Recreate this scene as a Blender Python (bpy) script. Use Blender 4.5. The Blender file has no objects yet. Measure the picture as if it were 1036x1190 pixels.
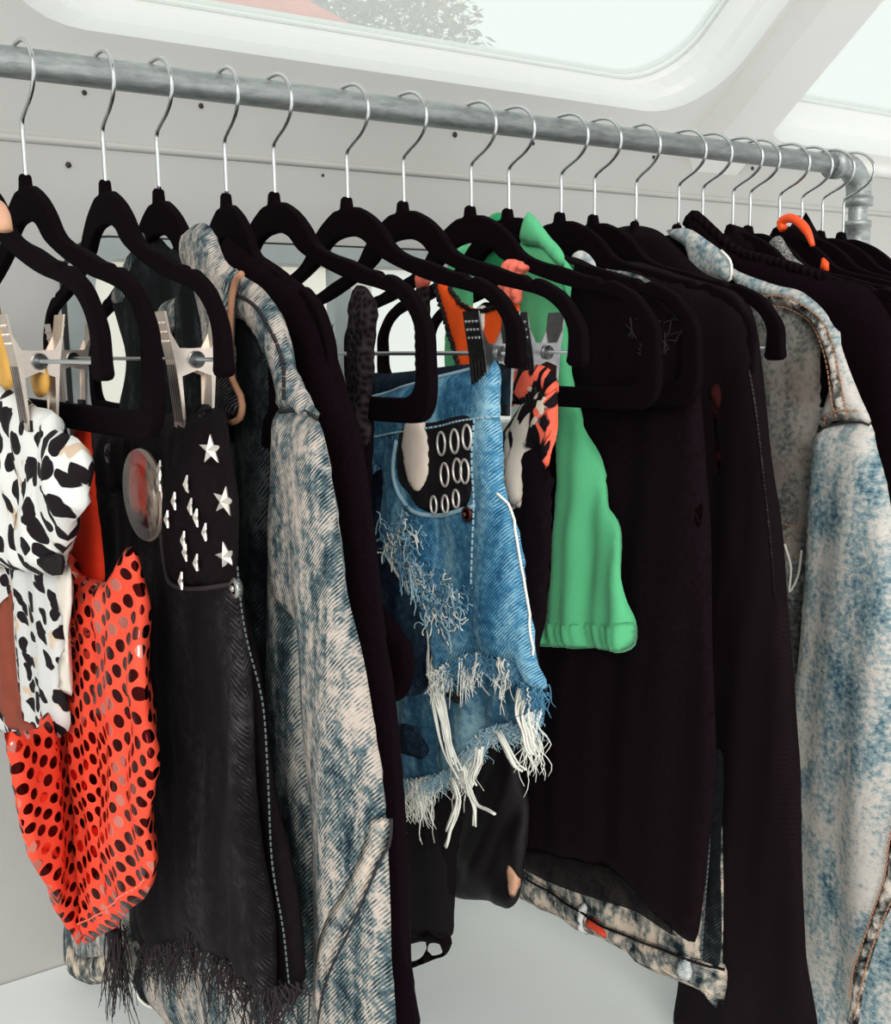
# A clothes rail hung with vintage denim and black clothing, inside a white camper with curved roof windows.
import bpy, bmesh, math, random
import numpy as np
from mathutils import Vector, Matrix
from mathutils.geometry import delaunay_2d_cdt

random.seed(7)
C = bpy.context.scene.collection
EYE = 1.45            # eye height above the camper floor
RY, RZ = 0.81847, 0.19788 + EYE   # rail axis
WY = 1.11847          # inner face of the window wall
CAM_ROT = [[0.833041, 0.097159, -0.544613], [-0.553016, 0.120044, -0.824477], [-0.014728, 0.988003, 0.153732]]
HX = [0.158, 0.189, 0.245, 0.285, 0.339, 0.38, 0.446, 0.501, 0.572, 0.614, 0.676, 0.718, 0.773, 0.832, 0.867, 0.913, 0.94, 0.988, 1.026, 1.062, 1.1]
HYAW = {0: 2.5, 1: 1.5, 2: -2, 4: -5, 5: -1.5, 11: -2, 12: -8, 13: -3, 19: 3}
SHAPES = {  # outlines in metres (y, z) in each hanger's own vertical plane: (offset x, offset y, turn), points
 'leo_top': ((0.0, 0.0, 0), [(0.0878, -0.2184),(-0.0153, -0.2203),(-0.0417, -0.2233),(-0.0664, -0.2272),(-0.0974, -0.2318),(-0.1161, -0.2333),(-0.137, -0.2367),(-0.1391, -0.2429),(-0.159, -0.246),(-0.1808, -0.2507),(-0.1891, -0.2631),(-0.189, -0.2711),(-0.1799, -0.277),(-0.1789, -0.2894),(-0.1597, -0.3031),(-0.1432, -0.316),(-0.1186, -0.3295),(-0.101, -0.3403),(-0.0778, -0.3464),(-0.0229, -0.3517),(0.0268, -0.3585),(0.1619, -0.3801)]),
 'leo_tail': ((0.012, 0.0, 0), [(0.166, -0.3711),(-0.0471, -0.339),(-0.0748, -0.3414),(-0.093, -0.3455),(-0.0925, -0.3644),(-0.0762, -0.3856),(-0.0744, -0.4104),(-0.0672, -0.4245),(-0.0737, -0.4477),(-0.0707, -0.461),(-0.0384, -0.4776),(0.0154, -0.4979),(0.0678, -0.5101),(0.1093, -0.515),(0.1676, -0.5146),(0.192, -0.4652)]),
 'leo_brown': ((0.006, 0.0, 0), [(0.088, -0.4259),(0.0652, -0.4042),(0.0377, -0.3812),(0.0216, -0.377),(0.0312, -0.4273),(0.029, -0.4541),(0.0095, -0.4708),(-0.0119, -0.4768),(0.0197, -0.4909),(0.0606, -0.4943),(0.0848, -0.4867),(0.0984, -0.4683)]),
 'leo_tag': ((0.006, 0.0, 0), [(-0.0871, -0.3433),(-0.1129, -0.338),(-0.1096, -0.3603),(-0.0982, -0.3859),(-0.0909, -0.4174),(-0.0773, -0.4343),(-0.0664, -0.4297),(-0.0778, -0.3903),(-0.0797, -0.3659)]),
 'leo_label': ((0.002, 0.0, 0), [(-0.1039, -0.3309),(-0.1272, -0.3257),(-0.1266, -0.3364),(-0.1032, -0.3419)]),
 'leo_strap': ((-0.004, 0.0, 0), [(-0.0386, -0.1533),(-0.0424, -0.1704),(-0.0527, -0.1876),(-0.0629, -0.2046),(-0.0672, -0.2192),(-0.0398, -0.2232),(-0.0309, -0.2076),(-0.0178, -0.19),(-0.0072, -0.1633)]),
 'leo_strap_b': ((0.004, -0.0, 0), [(-0.0893, -0.2068),(-0.116, -0.2067),(-0.1155, -0.2238),(-0.0844, -0.2257)]),
 'leo_loop': ((-0.02, 0.0, 0), [(-0.1024, -0.1088),(-0.1216, -0.1129),(-0.1336, -0.1191),(-0.1366, -0.1282)]),
 'red_front': ((0.0, 0.0, 0), [(-0.0519, -0.3349),(-0.0597, -0.3454),(-0.0725, -0.3506),(-0.0975, -0.3505),(-0.1163, -0.3484),(-0.1363, -0.3444),(-0.1497, -0.336),(-0.1597, -0.3267),(-0.1676, -0.3185),(-0.1759, -0.3162),(-0.1776, -0.3239),(-0.1787, -0.344),(-0.1835, -0.3603),(-0.187, -0.3757),(-0.1933, -0.4012),(-0.1949, -0.428),(-0.2011, -0.4448),(-0.1921, -0.4733),(-0.1812, -0.5029),(-0.1818, -0.5183),(-0.1689, -0.5401),(-0.1453, -0.5637),(-0.098, -0.6003),(-0.0461, -0.6341),(-0.0115, -0.6555),(0.0116, -0.6577),(0.0154, -0.6336),(0.001, -0.5912),(-0.0128, -0.5505),(-0.0214, -0.5131),(-0.0273, -0.4776),(-0.0286, -0.4441),(-0.0359, -0.4032),(-0.043, -0.3637)]),
 'red_lining': ((0.01, 0.0, 0), [(-0.0668, -0.2428),(-0.0801, -0.2434),(-0.0794, -0.2556),(-0.0813, -0.2736),(-0.083, -0.3011),(-0.086, -0.3233),(-0.0824, -0.3594),(-0.0283, -0.3703),(-0.0112, -0.3511),(-0.0161, -0.3394),(-0.04, -0.3271),(-0.0464, -0.317),(-0.046, -0.3003),(-0.0595, -0.285),(-0.0611, -0.2687),(-0.0426, -0.2615),(-0.0537, -0.2482)]),
 'red_back': ((0.004, -0.0159, -38), [(0.0323, -0.3294),(0.0093, -0.3482),(-0.011, -0.3923),(-0.0254, -0.4398),(-0.0685, -0.4533),(-0.1061, -0.4436),(-0.104, -0.4532),(-0.1005, -0.485),(-0.0939, -0.5227),(-0.0726, -0.5675),(-0.0397, -0.6128),(-0.014, -0.6458),(0.0079, -0.5896),(0.0208, -0.455),(0.0339, -0.3498)]),
 'red_hem': ((-0.008, -0.0, 0), [(-0.0109, -0.6393),(-0.0513, -0.6151),(-0.0973, -0.5863),(-0.1392, -0.5576),(-0.1738, -0.532)]),
 'bs_front': ((0.0, 0.0, 0), [(0.0813, -0.252),(0.0432, -0.2543),(0.0181, -0.2576),(-0.0256, -0.257),(-0.0604, -0.25),(-0.0925, -0.2448),(-0.1242, -0.2398),(-0.143, -0.2356),(-0.1998, -0.2312),(-0.2083, -0.2349),(-0.2083, -0.2564),(-0.2123, -0.2705),(-0.2213, -0.2912),(-0.2218, -0.3092),(-0.2253, -0.3269),(-0.2321, -0.3413),(-0.2405, -0.376),(-0.2494, -0.405),(-0.2541, -0.4352),(-0.2618, -0.475),(-0.2667, -0.516),(-0.2714, -0.5464),(-0.2723, -0.5762),(-0.243, -0.5847),(-0.2205, -0.5914),(-0.1833, -0.6016),(-0.159, -0.6078),(-0.1452, -0.6064),(-0.1351, -0.6016),(-0.1222, -0.6132),(-0.1087, -0.6265),(0.0008, -0.6843),(0.0743, -0.7155),(0.1202, -0.728),(0.1625, -0.7107),(0.1841, -0.6672),(0.1577, -0.5052),(0.1102, -0.3389)]),
 'bs_side': ((0.014, 0.0, 0), [(-0.1827, -0.3164),(-0.1921, -0.3387),(-0.2081, -0.3532),(-0.2293, -0.3918),(-0.2364, -0.4278),(-0.2484, -0.4673),(-0.2644, -0.4911),(-0.2768, -0.521),(-0.2807, -0.5463),(-0.2795, -0.5756),(-0.2348, -0.6033),(-0.2194, -0.5475),(-0.2018, -0.4556),(-0.1854, -0.3916),(-0.1721, -0.349)]),
 'bs_pocket': ((-0.01, -0.0, 0), [(-0.1547, -0.2488),(-0.1701, -0.2404),(-0.2353, -0.2343),(-0.2381, -0.2659),(-0.2444, -0.2924),(-0.2362, -0.332),(-0.1999, -0.3418),(-0.1677, -0.3466),(-0.1489, -0.3433),(-0.1376, -0.3348),(-0.137, -0.3177),(-0.1451, -0.2827)]),
 'bs_pocket_rim': ((-0.011, 0.0, 0), [(-0.139, -0.2832),(-0.1316, -0.3241),(-0.1366, -0.3378),(-0.1516, -0.3461),(-0.1723, -0.3479),(-0.206, -0.3416),(-0.2342, -0.3347)]),
 'bs_seam': ((-0.01, -0.0, 0), [(-0.2475, -0.3219),(-0.254, -0.3357),(-0.2621, -0.3691),(-0.2707, -0.397),(-0.2752, -0.426),(-0.2812, -0.4648),(-0.2859, -0.5043),(-0.2905, -0.5336),(-0.2916, -0.5595)]),
 'bs_loop': ((-0.011, 0.0, 0), [(-0.1728, -0.2328),(-0.188, -0.2322),(-0.1854, -0.268),(-0.1678, -0.2722)]),
 'bs_band': ((-0.01, -0.0, 0), [(0.0323, -0.2639),(-0.0159, -0.2558),(-0.0623, -0.2555),(-0.0544, -0.2918),(0.0403, -0.3055)]),
 'bs_badge': ((-0.014, -0.0, 0), [(-0.1042, -0.2953),(-0.0922, -0.2635),(-0.1199, -0.3267),(-0.0626, -0.2907),(-0.1441, -0.2993)]),
 'bs_rivets': ((-0.012, -0.0, 0), [(-0.2441, -0.3353),(-0.0118, -0.2746)]),
 'bs_stars': ((-0.014, -0.0, 0), [(-0.2169, -0.257),(-0.2245, -0.287),(-0.2241, -0.3202)]),
 'bs_studs': ((-0.013, 0.0, 0), [(-0.151, -0.2736),(-0.1532, -0.2817),(-0.1979, -0.2787),(-0.1777, -0.291),(-0.167, -0.3037),(-0.2005, -0.2925),(-0.206, -0.2981),(-0.2125, -0.3066),(-0.1838, -0.315),(-0.1843, -0.3225),(-0.2016, -0.3267),(-0.176, -0.342)]),
 'bs_fringe': ((0.0, 0.0, 0), [(0.1195, -0.7252),(0.0739, -0.7136),(0.0004, -0.6826),(-0.1089, -0.6251),(-0.1351, -0.6016),(-0.1592, -0.6064),(-0.1834, -0.601),(-0.2206, -0.5907),(-0.2431, -0.5841),(-0.2711, -0.5758),(-0.3079, -0.5542)]),
 'bs_fringe_a': ((-0.022, -0.0, 0), [(0.032, -0.6742),(-0.0042, -0.6657)]),
 'ja_body': ((0.004, 0.0, 0), [(0.104, -0.2081),(0.1222, -0.1787),(0.1377, -0.1576),(0.1191, -0.1388),(0.0922, -0.1228),(0.0566, -0.1118),(0.0152, -0.1128),(-0.0121, -0.124),(-0.0411, -0.1141),(-0.0808, -0.1353),(-0.1326, -0.1531),(-0.1661, -0.1685),(-0.1881, -0.1853),(-0.1963, -0.2067),(-0.1965, -0.2335),(-0.1852, -0.2725),(-0.1718, -0.3308),(-0.1598, -0.4285),(-0.152, -0.4804),(-0.172, -0.5395),(-0.1986, -0.5751),(-0.2086, -0.6141),(-0.2086, -0.6843),(0.1463, -0.8329),(0.1749, -0.8329),(0.1885, -0.8084),(0.1862, -0.7515),(0.2155, -0.6173),(0.175, -0.3511),(0.1423, -0.2538)]),
 'ja_lower': ((-0.006, 0.0, 0), [(0.1559, -0.7568),(0.0503, -0.7023),(-0.0746, -0.6503),(-0.1869, -0.6121),(-0.2245, -0.6024),(-0.2273, -0.6658),(0.1066, -0.8329),(0.1377, -0.8329),(0.1526, -0.7958)]),
 'ja_front_edge': ((0.0, 0.0, 0), [(0.1723, -0.7439),(0.1698, -0.7883),(0.1624, -0.8329),(0.1297, -0.8238),(0.0835, -0.8055),(0.0364, -0.7878),(-0.0058, -0.7802)]),
 'ja_hem': ((-0.046, 0.0, 0), [(0.1869, -0.6825),(0.2679, -0.7873),(0.2765, -0.8329),(0.2588, -0.8329),(0.2049, -0.8203),(0.1225, -0.7755),(0.0685, -0.74),(0.0403, -0.7191),(0.0323, -0.6649),(0.0803, -0.6385)]),
 'ja_hem_band': ((-0.052, 0.0, 0), [(0.2433, -0.7954),(0.2059, -0.7882),(0.1388, -0.7566),(0.0774, -0.721),(0.0167, -0.6834),(0.0188, -0.706),(0.0463, -0.7264),(0.0988, -0.761),(0.1792, -0.8047),(0.2318, -0.8275),(0.251, -0.825)]),
 'ja_collar': ((-0.016, 0.0, 0), [(-0.0945, -0.1227),(-0.1067, -0.1176),(-0.1287, -0.117),(-0.1431, -0.1221),(-0.1505, -0.133),(-0.1636, -0.1436),(-0.1768, -0.1492),(-0.1885, -0.1536),(-0.1812, -0.1589),(-0.1732, -0.169),(-0.1673, -0.1956),(-0.1676, -0.2173),(-0.1776, -0.2268),(-0.1796, -0.2333),(-0.1745, -0.2422),(-0.1512, -0.2467),(-0.1255, -0.2469),(-0.1269, -0.2123),(-0.126, -0.1839),(-0.111, -0.1551),(-0.0936, -0.1398)]),
 'ja_collar_low': ((-0.019, 0.0, 0), [(-0.1364, -0.1981),(-0.1732, -0.1956),(-0.1734, -0.2171),(-0.182, -0.2266),(-0.184, -0.233),(-0.1791, -0.2407),(-0.1588, -0.245),(-0.1364, -0.245)]),
 'ja_collar_pipe': ((-0.02, 0.0, 0), [(-0.1966, -0.1537),(-0.1869, -0.1572),(-0.1803, -0.1667),(-0.1754, -0.185),(-0.174, -0.209),(-0.1757, -0.2181),(-0.187, -0.2275),(-0.189, -0.2338),(-0.1841, -0.2415),(-0.1698, -0.245)]),
 'ja_collar_far': ((-0.01, 0.0, 0), [(-0.0028, -0.18),(-0.0188, -0.1664),(-0.042, -0.1624),(-0.0636, -0.1621),(-0.07, -0.1659),(-0.0679, -0.1797),(-0.0418, -0.1871),(-0.0103, -0.1943),(0.0007, -0.189)]),
 'ja_collar_in': ((-0.013, 0.0, 0), [(-0.0707, -0.147),(-0.0989, -0.1498),(-0.1154, -0.1581),(-0.1214, -0.1953),(-0.1116, -0.2097),(-0.0848, -0.2141),(-0.0656, -0.2039),(-0.0599, -0.1947)]),
 'ja_far_light': ((-0.004, 0.0, 0), [(0.0497, -0.1154),(0.0292, -0.108),(0.0222, -0.1151),(0.0453, -0.1264),(0.0658, -0.142),(0.083, -0.1598),(0.1207, -0.1569),(0.0978, -0.1402),(0.074, -0.1257)]),
 'ja_yoke': ((-0.006, 0.0, 0), [(-0.1515, -0.1479),(-0.1703, -0.1538),(-0.1959, -0.1621),(-0.2113, -0.1715),(-0.2223, -0.1835),(-0.2295, -0.1963),(-0.2343, -0.2088),(-0.245, -0.2187),(-0.2534, -0.227),(-0.2648, -0.2354),(-0.2676, -0.2411),(-0.2434, -0.2394),(-0.2138, -0.2376),(-0.2159, -0.2282),(-0.212, -0.2168),(-0.203, -0.2065),(-0.1925, -0.1959),(-0.1802, -0.1878),(-0.1633, -0.1804),(-0.1468, -0.1761)]),
 'ja_yoke_seam': ((-0.014, 0.0, 0), [(-0.1702, -0.1651),(-0.1874, -0.1685),(-0.2037, -0.1754),(-0.2153, -0.1849),(-0.2252, -0.1961),(-0.2313, -0.2087),(-0.2361, -0.2212),(-0.2375, -0.2322)]),
 'ja_sleeve': ((-0.01, 0.0, 0), [(-0.2227, -0.235),(-0.2463, -0.235),(-0.2607, -0.2364),(-0.2755, -0.2405),(-0.2828, -0.256),(-0.2897, -0.2771),(-0.2973, -0.3003),(-0.3066, -0.3278),(-0.3165, -0.3598),(-0.3241, -0.3969),(-0.3319, -0.4289),(-0.3361, -0.4571),(-0.3376, -0.4866),(-0.3376, -0.5274),(-0.335, -0.6052),(-0.243, -0.6608),(-0.2458, -0.5723),(-0.2507, -0.4898),(-0.2485, -0.4571),(-0.2431, -0.4201),(-0.2352, -0.3703),(-0.2156, -0.3552),(-0.2058, -0.3239),(-0.2124, -0.2798)]),
 'ja_under': ((0.002, 0.0, 0), [(-0.1916, -0.2499),(-0.1798, -0.3065),(-0.1688, -0.3661),(-0.1585, -0.4592),(-0.1624, -0.5079),(-0.1765, -0.5371),(-0.1939, -0.5704),(-0.1977, -0.6381),(-0.199, -0.6892),(-0.2312, -0.6698),(-0.2408, -0.4968),(-0.2308, -0.4374),(-0.2229, -0.3666),(-0.2034, -0.3036)]),
 'ja_placket': ((-0.02, 0.0, 0), [(-0.3292, -0.4551),(-0.3398, -0.452),(-0.3392, -0.4631),(-0.3249, -0.4967),(-0.3047, -0.5321),(-0.2876, -0.565),(-0.2764, -0.5991),(-0.2689, -0.6235),(-0.2656, -0.6051),(-0.2682, -0.5693),(-0.2887, -0.5315),(-0.3123, -0.4918),(-0.3268, -0.463)]),
 'ja_placket_edge': ((-0.02, 0.0, 0), [(-0.3417, -0.4513),(-0.3402, -0.4627),(-0.3259, -0.4978),(-0.3067, -0.5327),(-0.2898, -0.565),(-0.2775, -0.5985),(-0.2701, -0.6228)]),
 'ja_cap_seam': ((-0.014, 0.0, 0), [(-0.2313, -0.2355),(-0.2489, -0.2342),(-0.2634, -0.2361),(-0.273, -0.2375)]),
 'lb': ((0.0, 0.0, 0), [(-0.0078, -0.1089),(-0.0325, -0.1163),(-0.0522, -0.1225),(-0.0892, -0.1346),(-0.1477, -0.1532),(-0.1586, -0.1566),(-0.173, -0.1674),(-0.187, -0.1789),(-0.2002, -0.1938),(-0.2128, -0.2127),(-0.2222, -0.2339),(-0.2318, -0.2494),(-0.2415, -0.2806),(-0.2529, -0.3219),(-0.2627, -0.3685),(-0.2718, -0.4042),(-0.2793, -0.4456),(-0.2843, -0.488),(-0.2897, -0.5249),(-0.2963, -0.5613),(-0.3055, -0.5904),(-0.3071, -0.6355),(-0.1526, -0.7335),(-0.0526, -0.6115),(-0.0019, -0.334),(0.0188, -0.1949),(0.0175, -0.1266)]),
 'lace_strap': ((-0.004, -0.0, 0), [(-0.1447, -0.158),(-0.1602, -0.1576),(-0.171, -0.1651),(-0.1742, -0.175),(-0.1693, -0.1969),(-0.1671, -0.2144),(-0.1592, -0.2444),(-0.1566, -0.2688),(-0.1271, -0.2709),(-0.1273, -0.2459),(-0.1323, -0.2087),(-0.1369, -0.1785)]),
 'lace_body': ((0.0, 0.0, 0), [(-0.1138, -0.2467),(-0.1516, -0.2449),(-0.1476, -0.2945),(-0.1488, -0.3446),(-0.1551, -0.3754),(-0.1752, -0.3828),(-0.1908, -0.3932),(-0.2022, -0.4073),(-0.2051, -0.4238),(-0.1974, -0.4389),(-0.1784, -0.4512),(-0.1561, -0.4581),(-0.137, -0.4381),(-0.1189, -0.3889),(-0.1076, -0.2985)]),
 'sh_back_waist': ((0.014, 0.0, 0), [(-0.0073, -0.2236),(-0.0365, -0.221),(-0.0775, -0.2183),(-0.1154, -0.2152),(-0.1564, -0.2123),(-0.1951, -0.2097),(-0.1957, -0.2469),(-0.0027, -0.2555)]),
 'sh_front': ((-0.004, 0.0, 0), [(-0.0352, -0.2411),(-0.0525, -0.2377),(-0.0932, -0.2304),(-0.1368, -0.2229),(-0.18, -0.2161),(-0.2033, -0.2122),(-0.2204, -0.2098),(-0.2202, -0.2332),(-0.222, -0.2467),(-0.2258, -0.2654),(-0.2266, -0.2862),(-0.2303, -0.3068),(-0.238, -0.3244),(-0.2437, -0.3446),(-0.2436, -0.3573),(-0.2483, -0.3764),(-0.254, -0.3934),(-0.2567, -0.411),(-0.2633, -0.4173),(-0.2689, -0.4231),(-0.2698, -0.4326),(-0.2614, -0.4336),(-0.248, -0.4285),(-0.2402, -0.4212),(-0.2262, -0.4215),(-0.2107, -0.4227),(-0.1968, -0.4247),(-0.1779, -0.4319),(-0.1604, -0.4409),(-0.1459, -0.4514),(-0.1362, -0.4504),(-0.1308, -0.4238),(-0.115, -0.4076),(-0.0999, -0.3951),(-0.0871, -0.3846),(-0.0712, -0.3751),(-0.0564, -0.3629),(-0.0519, -0.3381),(-0.0572, -0.3159),(-0.0566, -0.2981),(-0.0436, -0.3029),(-0.0271, -0.3117),(-0.0174, -0.2979),(-0.016, -0.2686),(-0.0203, -0.2466)]),
 'sh_side': ((0.012, 0.0, 0), [(0.0117, -0.2485),(-0.0098, -0.244),(-0.0378, -0.2682),(-0.0358, -0.3122),(-0.0286, -0.3426),(-0.0301, -0.3725),(-0.0604, -0.3973),(-0.0935, -0.413),(-0.1093, -0.4456),(-0.1048, -0.4685),(-0.0566, -0.4924),(-0.0163, -0.413),(0.0048, -0.3778),(0.0188, -0.3175)]),
 'sh_leg': ((0.026, 0.0, 0), [(0.0005, -0.5187),(-0.0259, -0.5042),(-0.0483, -0.4857),(-0.0768, -0.4595),(-0.116, -0.4465),(-0.1524, -0.4344),(-0.1968, -0.4307),(-0.2256, -0.4432),(-0.2276, -0.4655),(-0.2195, -0.4811),(-0.2018, -0.481),(-0.1855, -0.4893),(-0.1652, -0.501),(-0.151, -0.5175),(-0.1326, -0.5365),(-0.1005, -0.557),(-0.0593, -0.575),(-0.0179, -0.5876),(0.0018, -0.581)]),
 'sh_leg_hole': ((0.026, 0.0, 0), [(-0.0197, -0.5462),(-0.0322, -0.5311),(-0.0541, -0.5215),(-0.0748, -0.5247),(-0.0852, -0.5368),(-0.0741, -0.5481),(-0.0459, -0.5508),(-0.0282, -0.5565)]),
 'sh_tongue': ((-0.017, 0.0, 0), [(-0.1107, -0.2624),(-0.1199, -0.2514),(-0.1311, -0.2496),(-0.1406, -0.2556),(-0.145, -0.2669),(-0.1455, -0.2861),(-0.1439, -0.2992),(-0.1376, -0.307),(-0.129, -0.3092),(-0.1192, -0.305),(-0.1121, -0.2923),(-0.1075, -0.2793)]),
 'sh_patch': ((-0.014, 0.0, 0), [(-0.1084, -0.2614),(-0.1454, -0.2549),(-0.2001, -0.2502),(-0.1982, -0.2941),(-0.1892, -0.3124),(-0.1575, -0.3226),(-0.1312, -0.3205),(-0.1166, -0.3122),(-0.0989, -0.3038),(-0.0971, -0.2836)]),
 'sh_rings': ((-0.018, 0.0, 0), [(-0.1605, -0.2696),(-0.1819, -0.2663),(-0.1993, -0.2621),(-0.1678, -0.2917),(-0.1847, -0.2871),(-0.1945, -0.2868),(-0.1533, -0.3156),(-0.1695, -0.3131),(-0.182, -0.3079)]),
 'sh_fly': ((-0.014, 0.0, 0), [(-0.2043, -0.2488),(-0.2016, -0.2816),(-0.1999, -0.3186),(-0.1981, -0.3563),(-0.1978, -0.3715)]),
 'sh_waist_seam': ((-0.014, 0.0, 0), [(-0.0542, -0.2715),(-0.0953, -0.2655),(-0.1453, -0.2587),(-0.1851, -0.2516),(-0.2095, -0.2486),(-0.2257, -0.2466)]),
 'sh_flap': ((-0.014, 0.0, 0), [(-0.2071, -0.2661),(-0.2314, -0.265),(-0.2313, -0.2726),(-0.207, -0.2745)]),
 'sh_pocket_rim': ((-0.016, 0.0, 0), [(-0.0997, -0.2712),(-0.0924, -0.2873),(-0.0918, -0.301),(-0.0992, -0.3139),(-0.1143, -0.3223),(-0.1367, -0.325),(-0.1605, -0.3227),(-0.1833, -0.3161),(-0.2018, -0.3108)]),
 'sh_rivet': ((-0.017, 0.0, 0), [(-0.1924, -0.318)]),
 'sh_outseam': ((-0.005, 0.0, 0), [(-0.2258, -0.2994),(-0.2307, -0.3067),(-0.2374, -0.3238),(-0.243, -0.344),(-0.2439, -0.3571),(-0.2486, -0.3762),(-0.2533, -0.3934),(-0.2561, -0.4091)]),
 'sh_waist_edge': ((-0.004, 0.0, 0), [(-0.0352, -0.2411),(-0.0525, -0.2377),(-0.0932, -0.2304),(-0.1368, -0.2229),(-0.18, -0.2161),(-0.2033, -0.2122)]),
 'sh_back_edge': ((0.014, 0.0, 0), [(-0.0073, -0.2236),(-0.0365, -0.221),(-0.0775, -0.2183),(-0.1154, -0.2152),(-0.1564, -0.2123)]),
 'sh_hem': ((-0.004, 0.0, 0), [(-0.1361, -0.4518),(-0.1459, -0.4514),(-0.1604, -0.4409),(-0.1779, -0.4319),(-0.1968, -0.4247),(-0.2107, -0.4227),(-0.2262, -0.4215),(-0.2402, -0.4212),(-0.248, -0.4285),(-0.2614, -0.4336),(-0.2698, -0.4326)]),
 'sh_leg_hem': ((0.026, 0.0, 0), [(0.0018, -0.581),(-0.0179, -0.5876),(-0.0593, -0.575),(-0.1005, -0.557),(-0.1326, -0.5365),(-0.151, -0.5175),(-0.1652, -0.501),(-0.1855, -0.4893),(-0.2018, -0.481),(-0.2195, -0.4811),(-0.2276, -0.4655)]),
 'sh_tear': ((-0.016, 0.0, 0), [(-0.0777, -0.3442),(-0.0949, -0.3523),(-0.1112, -0.3376),(-0.1288, -0.338),(-0.1078, -0.3573),(-0.1228, -0.3686),(-0.1348, -0.3801),(-0.1448, -0.3729),(-0.1279, -0.3643),(-0.1442, -0.3918),(-0.1585, -0.3923),(-0.1682, -0.3806),(-0.1817, -0.3845),(-0.186, -0.3914),(-0.1677, -0.3971),(-0.1499, -0.4041)]),
 'sh_strand_a': ((-0.006, 0.0, 0), [(-0.1248, -0.397),(-0.1331, -0.4092),(-0.135, -0.426),(-0.1307, -0.4479),(-0.1339, -0.4646),(-0.143, -0.4901),(-0.1498, -0.5092),(-0.1614, -0.5229),(-0.173, -0.5308)]),
 'sh_strand_b': ((0.0, 0.0, 0), [(-0.1474, -0.5362),(-0.1556, -0.5476),(-0.1504, -0.5638),(-0.1414, -0.5817),(-0.1333, -0.6033)]),
 'sh_strand_c': ((0.0, 0.0, 0), [(-0.1645, -0.5198),(-0.1712, -0.535),(-0.1825, -0.5449),(-0.1937, -0.5443),(-0.2036, -0.5447)]),
 'sh_strand_d': ((0.0, 0.0, 0), [(-0.1689, -0.5358),(-0.1768, -0.547),(-0.1776, -0.5642)]),
 'sh_strand_e': ((0.0, 0.0, 0), [(-0.1165, -0.403),(-0.1187, -0.4131),(-0.1132, -0.4248)]),
 'sh_strand_f': ((0.0, 0.0, 0), [(-0.2428, -0.4369),(-0.2368, -0.4575),(-0.2427, -0.4685),(-0.2466, -0.48),(-0.2563, -0.4832)]),
 'sh_strand_g': ((0.0, 0.0, 0), [(-0.2098, -0.4784),(-0.2202, -0.4883),(-0.2304, -0.498),(-0.2445, -0.4985)]),
 'sh_strand_h': ((0.0, 0.0, 0), [(-0.1878, -0.4985),(-0.183, -0.5137),(-0.176, -0.5264),(-0.185, -0.5337)]),
 'sh_strand_i': ((0.0, 0.0, 0), [(-0.204, -0.4315),(-0.2028, -0.4409),(-0.2102, -0.4455),(-0.208, -0.4539)]),
 'sh_label': ((0.016, 0.0, 0), [(-0.1181, -0.4572),(-0.1393, -0.4462),(-0.1438, -0.4592),(-0.1349, -0.4814),(-0.1225, -0.4805),(-0.1125, -0.4782)]),
 'tg_band': ((-0.006, 0.0, 0), [(-0.1465, -0.2112),(-0.1683, -0.2111),(-0.2032, -0.214),(-0.214, -0.2207),(-0.2159, -0.2323),(-0.1992, -0.2371),(-0.1681, -0.2407),(-0.1485, -0.2342)]),
 'tg_bodice': ((-0.004, 0.0, 0), [(-0.1465, -0.2675),(-0.1653, -0.2513),(-0.1813, -0.2397),(-0.1987, -0.2372),(-0.1986, -0.2549),(-0.1884, -0.2714),(-0.1779, -0.2819),(-0.1747, -0.3018),(-0.1735, -0.3152),(-0.1626, -0.3217),(-0.1538, -0.314),(-0.1519, -0.2839)]),
 'tg_floral': ((-0.008, 0.0, 0), [(-0.1987, -0.2327),(-0.2164, -0.223),(-0.2193, -0.2382),(-0.2164, -0.2538),(-0.2145, -0.2694),(-0.2135, -0.282),(-0.2096, -0.2905),(-0.2036, -0.2796),(-0.1976, -0.2737),(-0.1842, -0.2695),(-0.1915, -0.2518)]),
 'tg_black': ((0.0, 0.0, 0), [(-0.1664, -0.2764),(-0.1813, -0.2721),(-0.1916, -0.2779),(-0.1997, -0.292),(-0.2027, -0.2879),(-0.2077, -0.2964),(-0.2067, -0.3028),(-0.2017, -0.3085),(-0.2038, -0.3381),(-0.1997, -0.3649),(-0.1935, -0.4061),(-0.1861, -0.4267),(-0.1828, -0.4635),(-0.1804, -0.5134),(-0.158, -0.5277),(-0.1361, -0.4038),(-0.1483, -0.332),(-0.1661, -0.3197)]),
 'tg_white': ((-0.002, 0.0, 0), [(-0.1512, -0.3144),(-0.16, -0.3195),(-0.172, -0.3122),(-0.1719, -0.3222),(-0.1643, -0.3244),(-0.1533, -0.323)]),
 'ms_sleeve': ((0.014, 0.0, 0), [(0.0544, -0.6086),(0.038, -0.5247),(0.019, -0.3543),(0.0094, -0.2539),(-0.0165, -0.2514),(-0.0439, -0.2518),(-0.0442, -0.3464),(-0.043, -0.5032),(-0.0496, -0.5742),(-0.0482, -0.6325),(-0.0431, -0.6681),(-0.0404, -0.7205),(-0.0368, -0.7481),(-0.0006, -0.762),(0.045, -0.7857),(0.0602, -0.7478),(0.0673, -0.6766)]),
 'ms_cuff': ((0.014, 0.0, 0), [(0.0482, -0.7835),(0.0232, -0.7679),(-0.0085, -0.7529),(-0.034, -0.746),(-0.0381, -0.7536),(-0.0275, -0.7702),(-0.0075, -0.7846),(0.0164, -0.8022),(0.0413, -0.8176),(0.0527, -0.8101)]),
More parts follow.
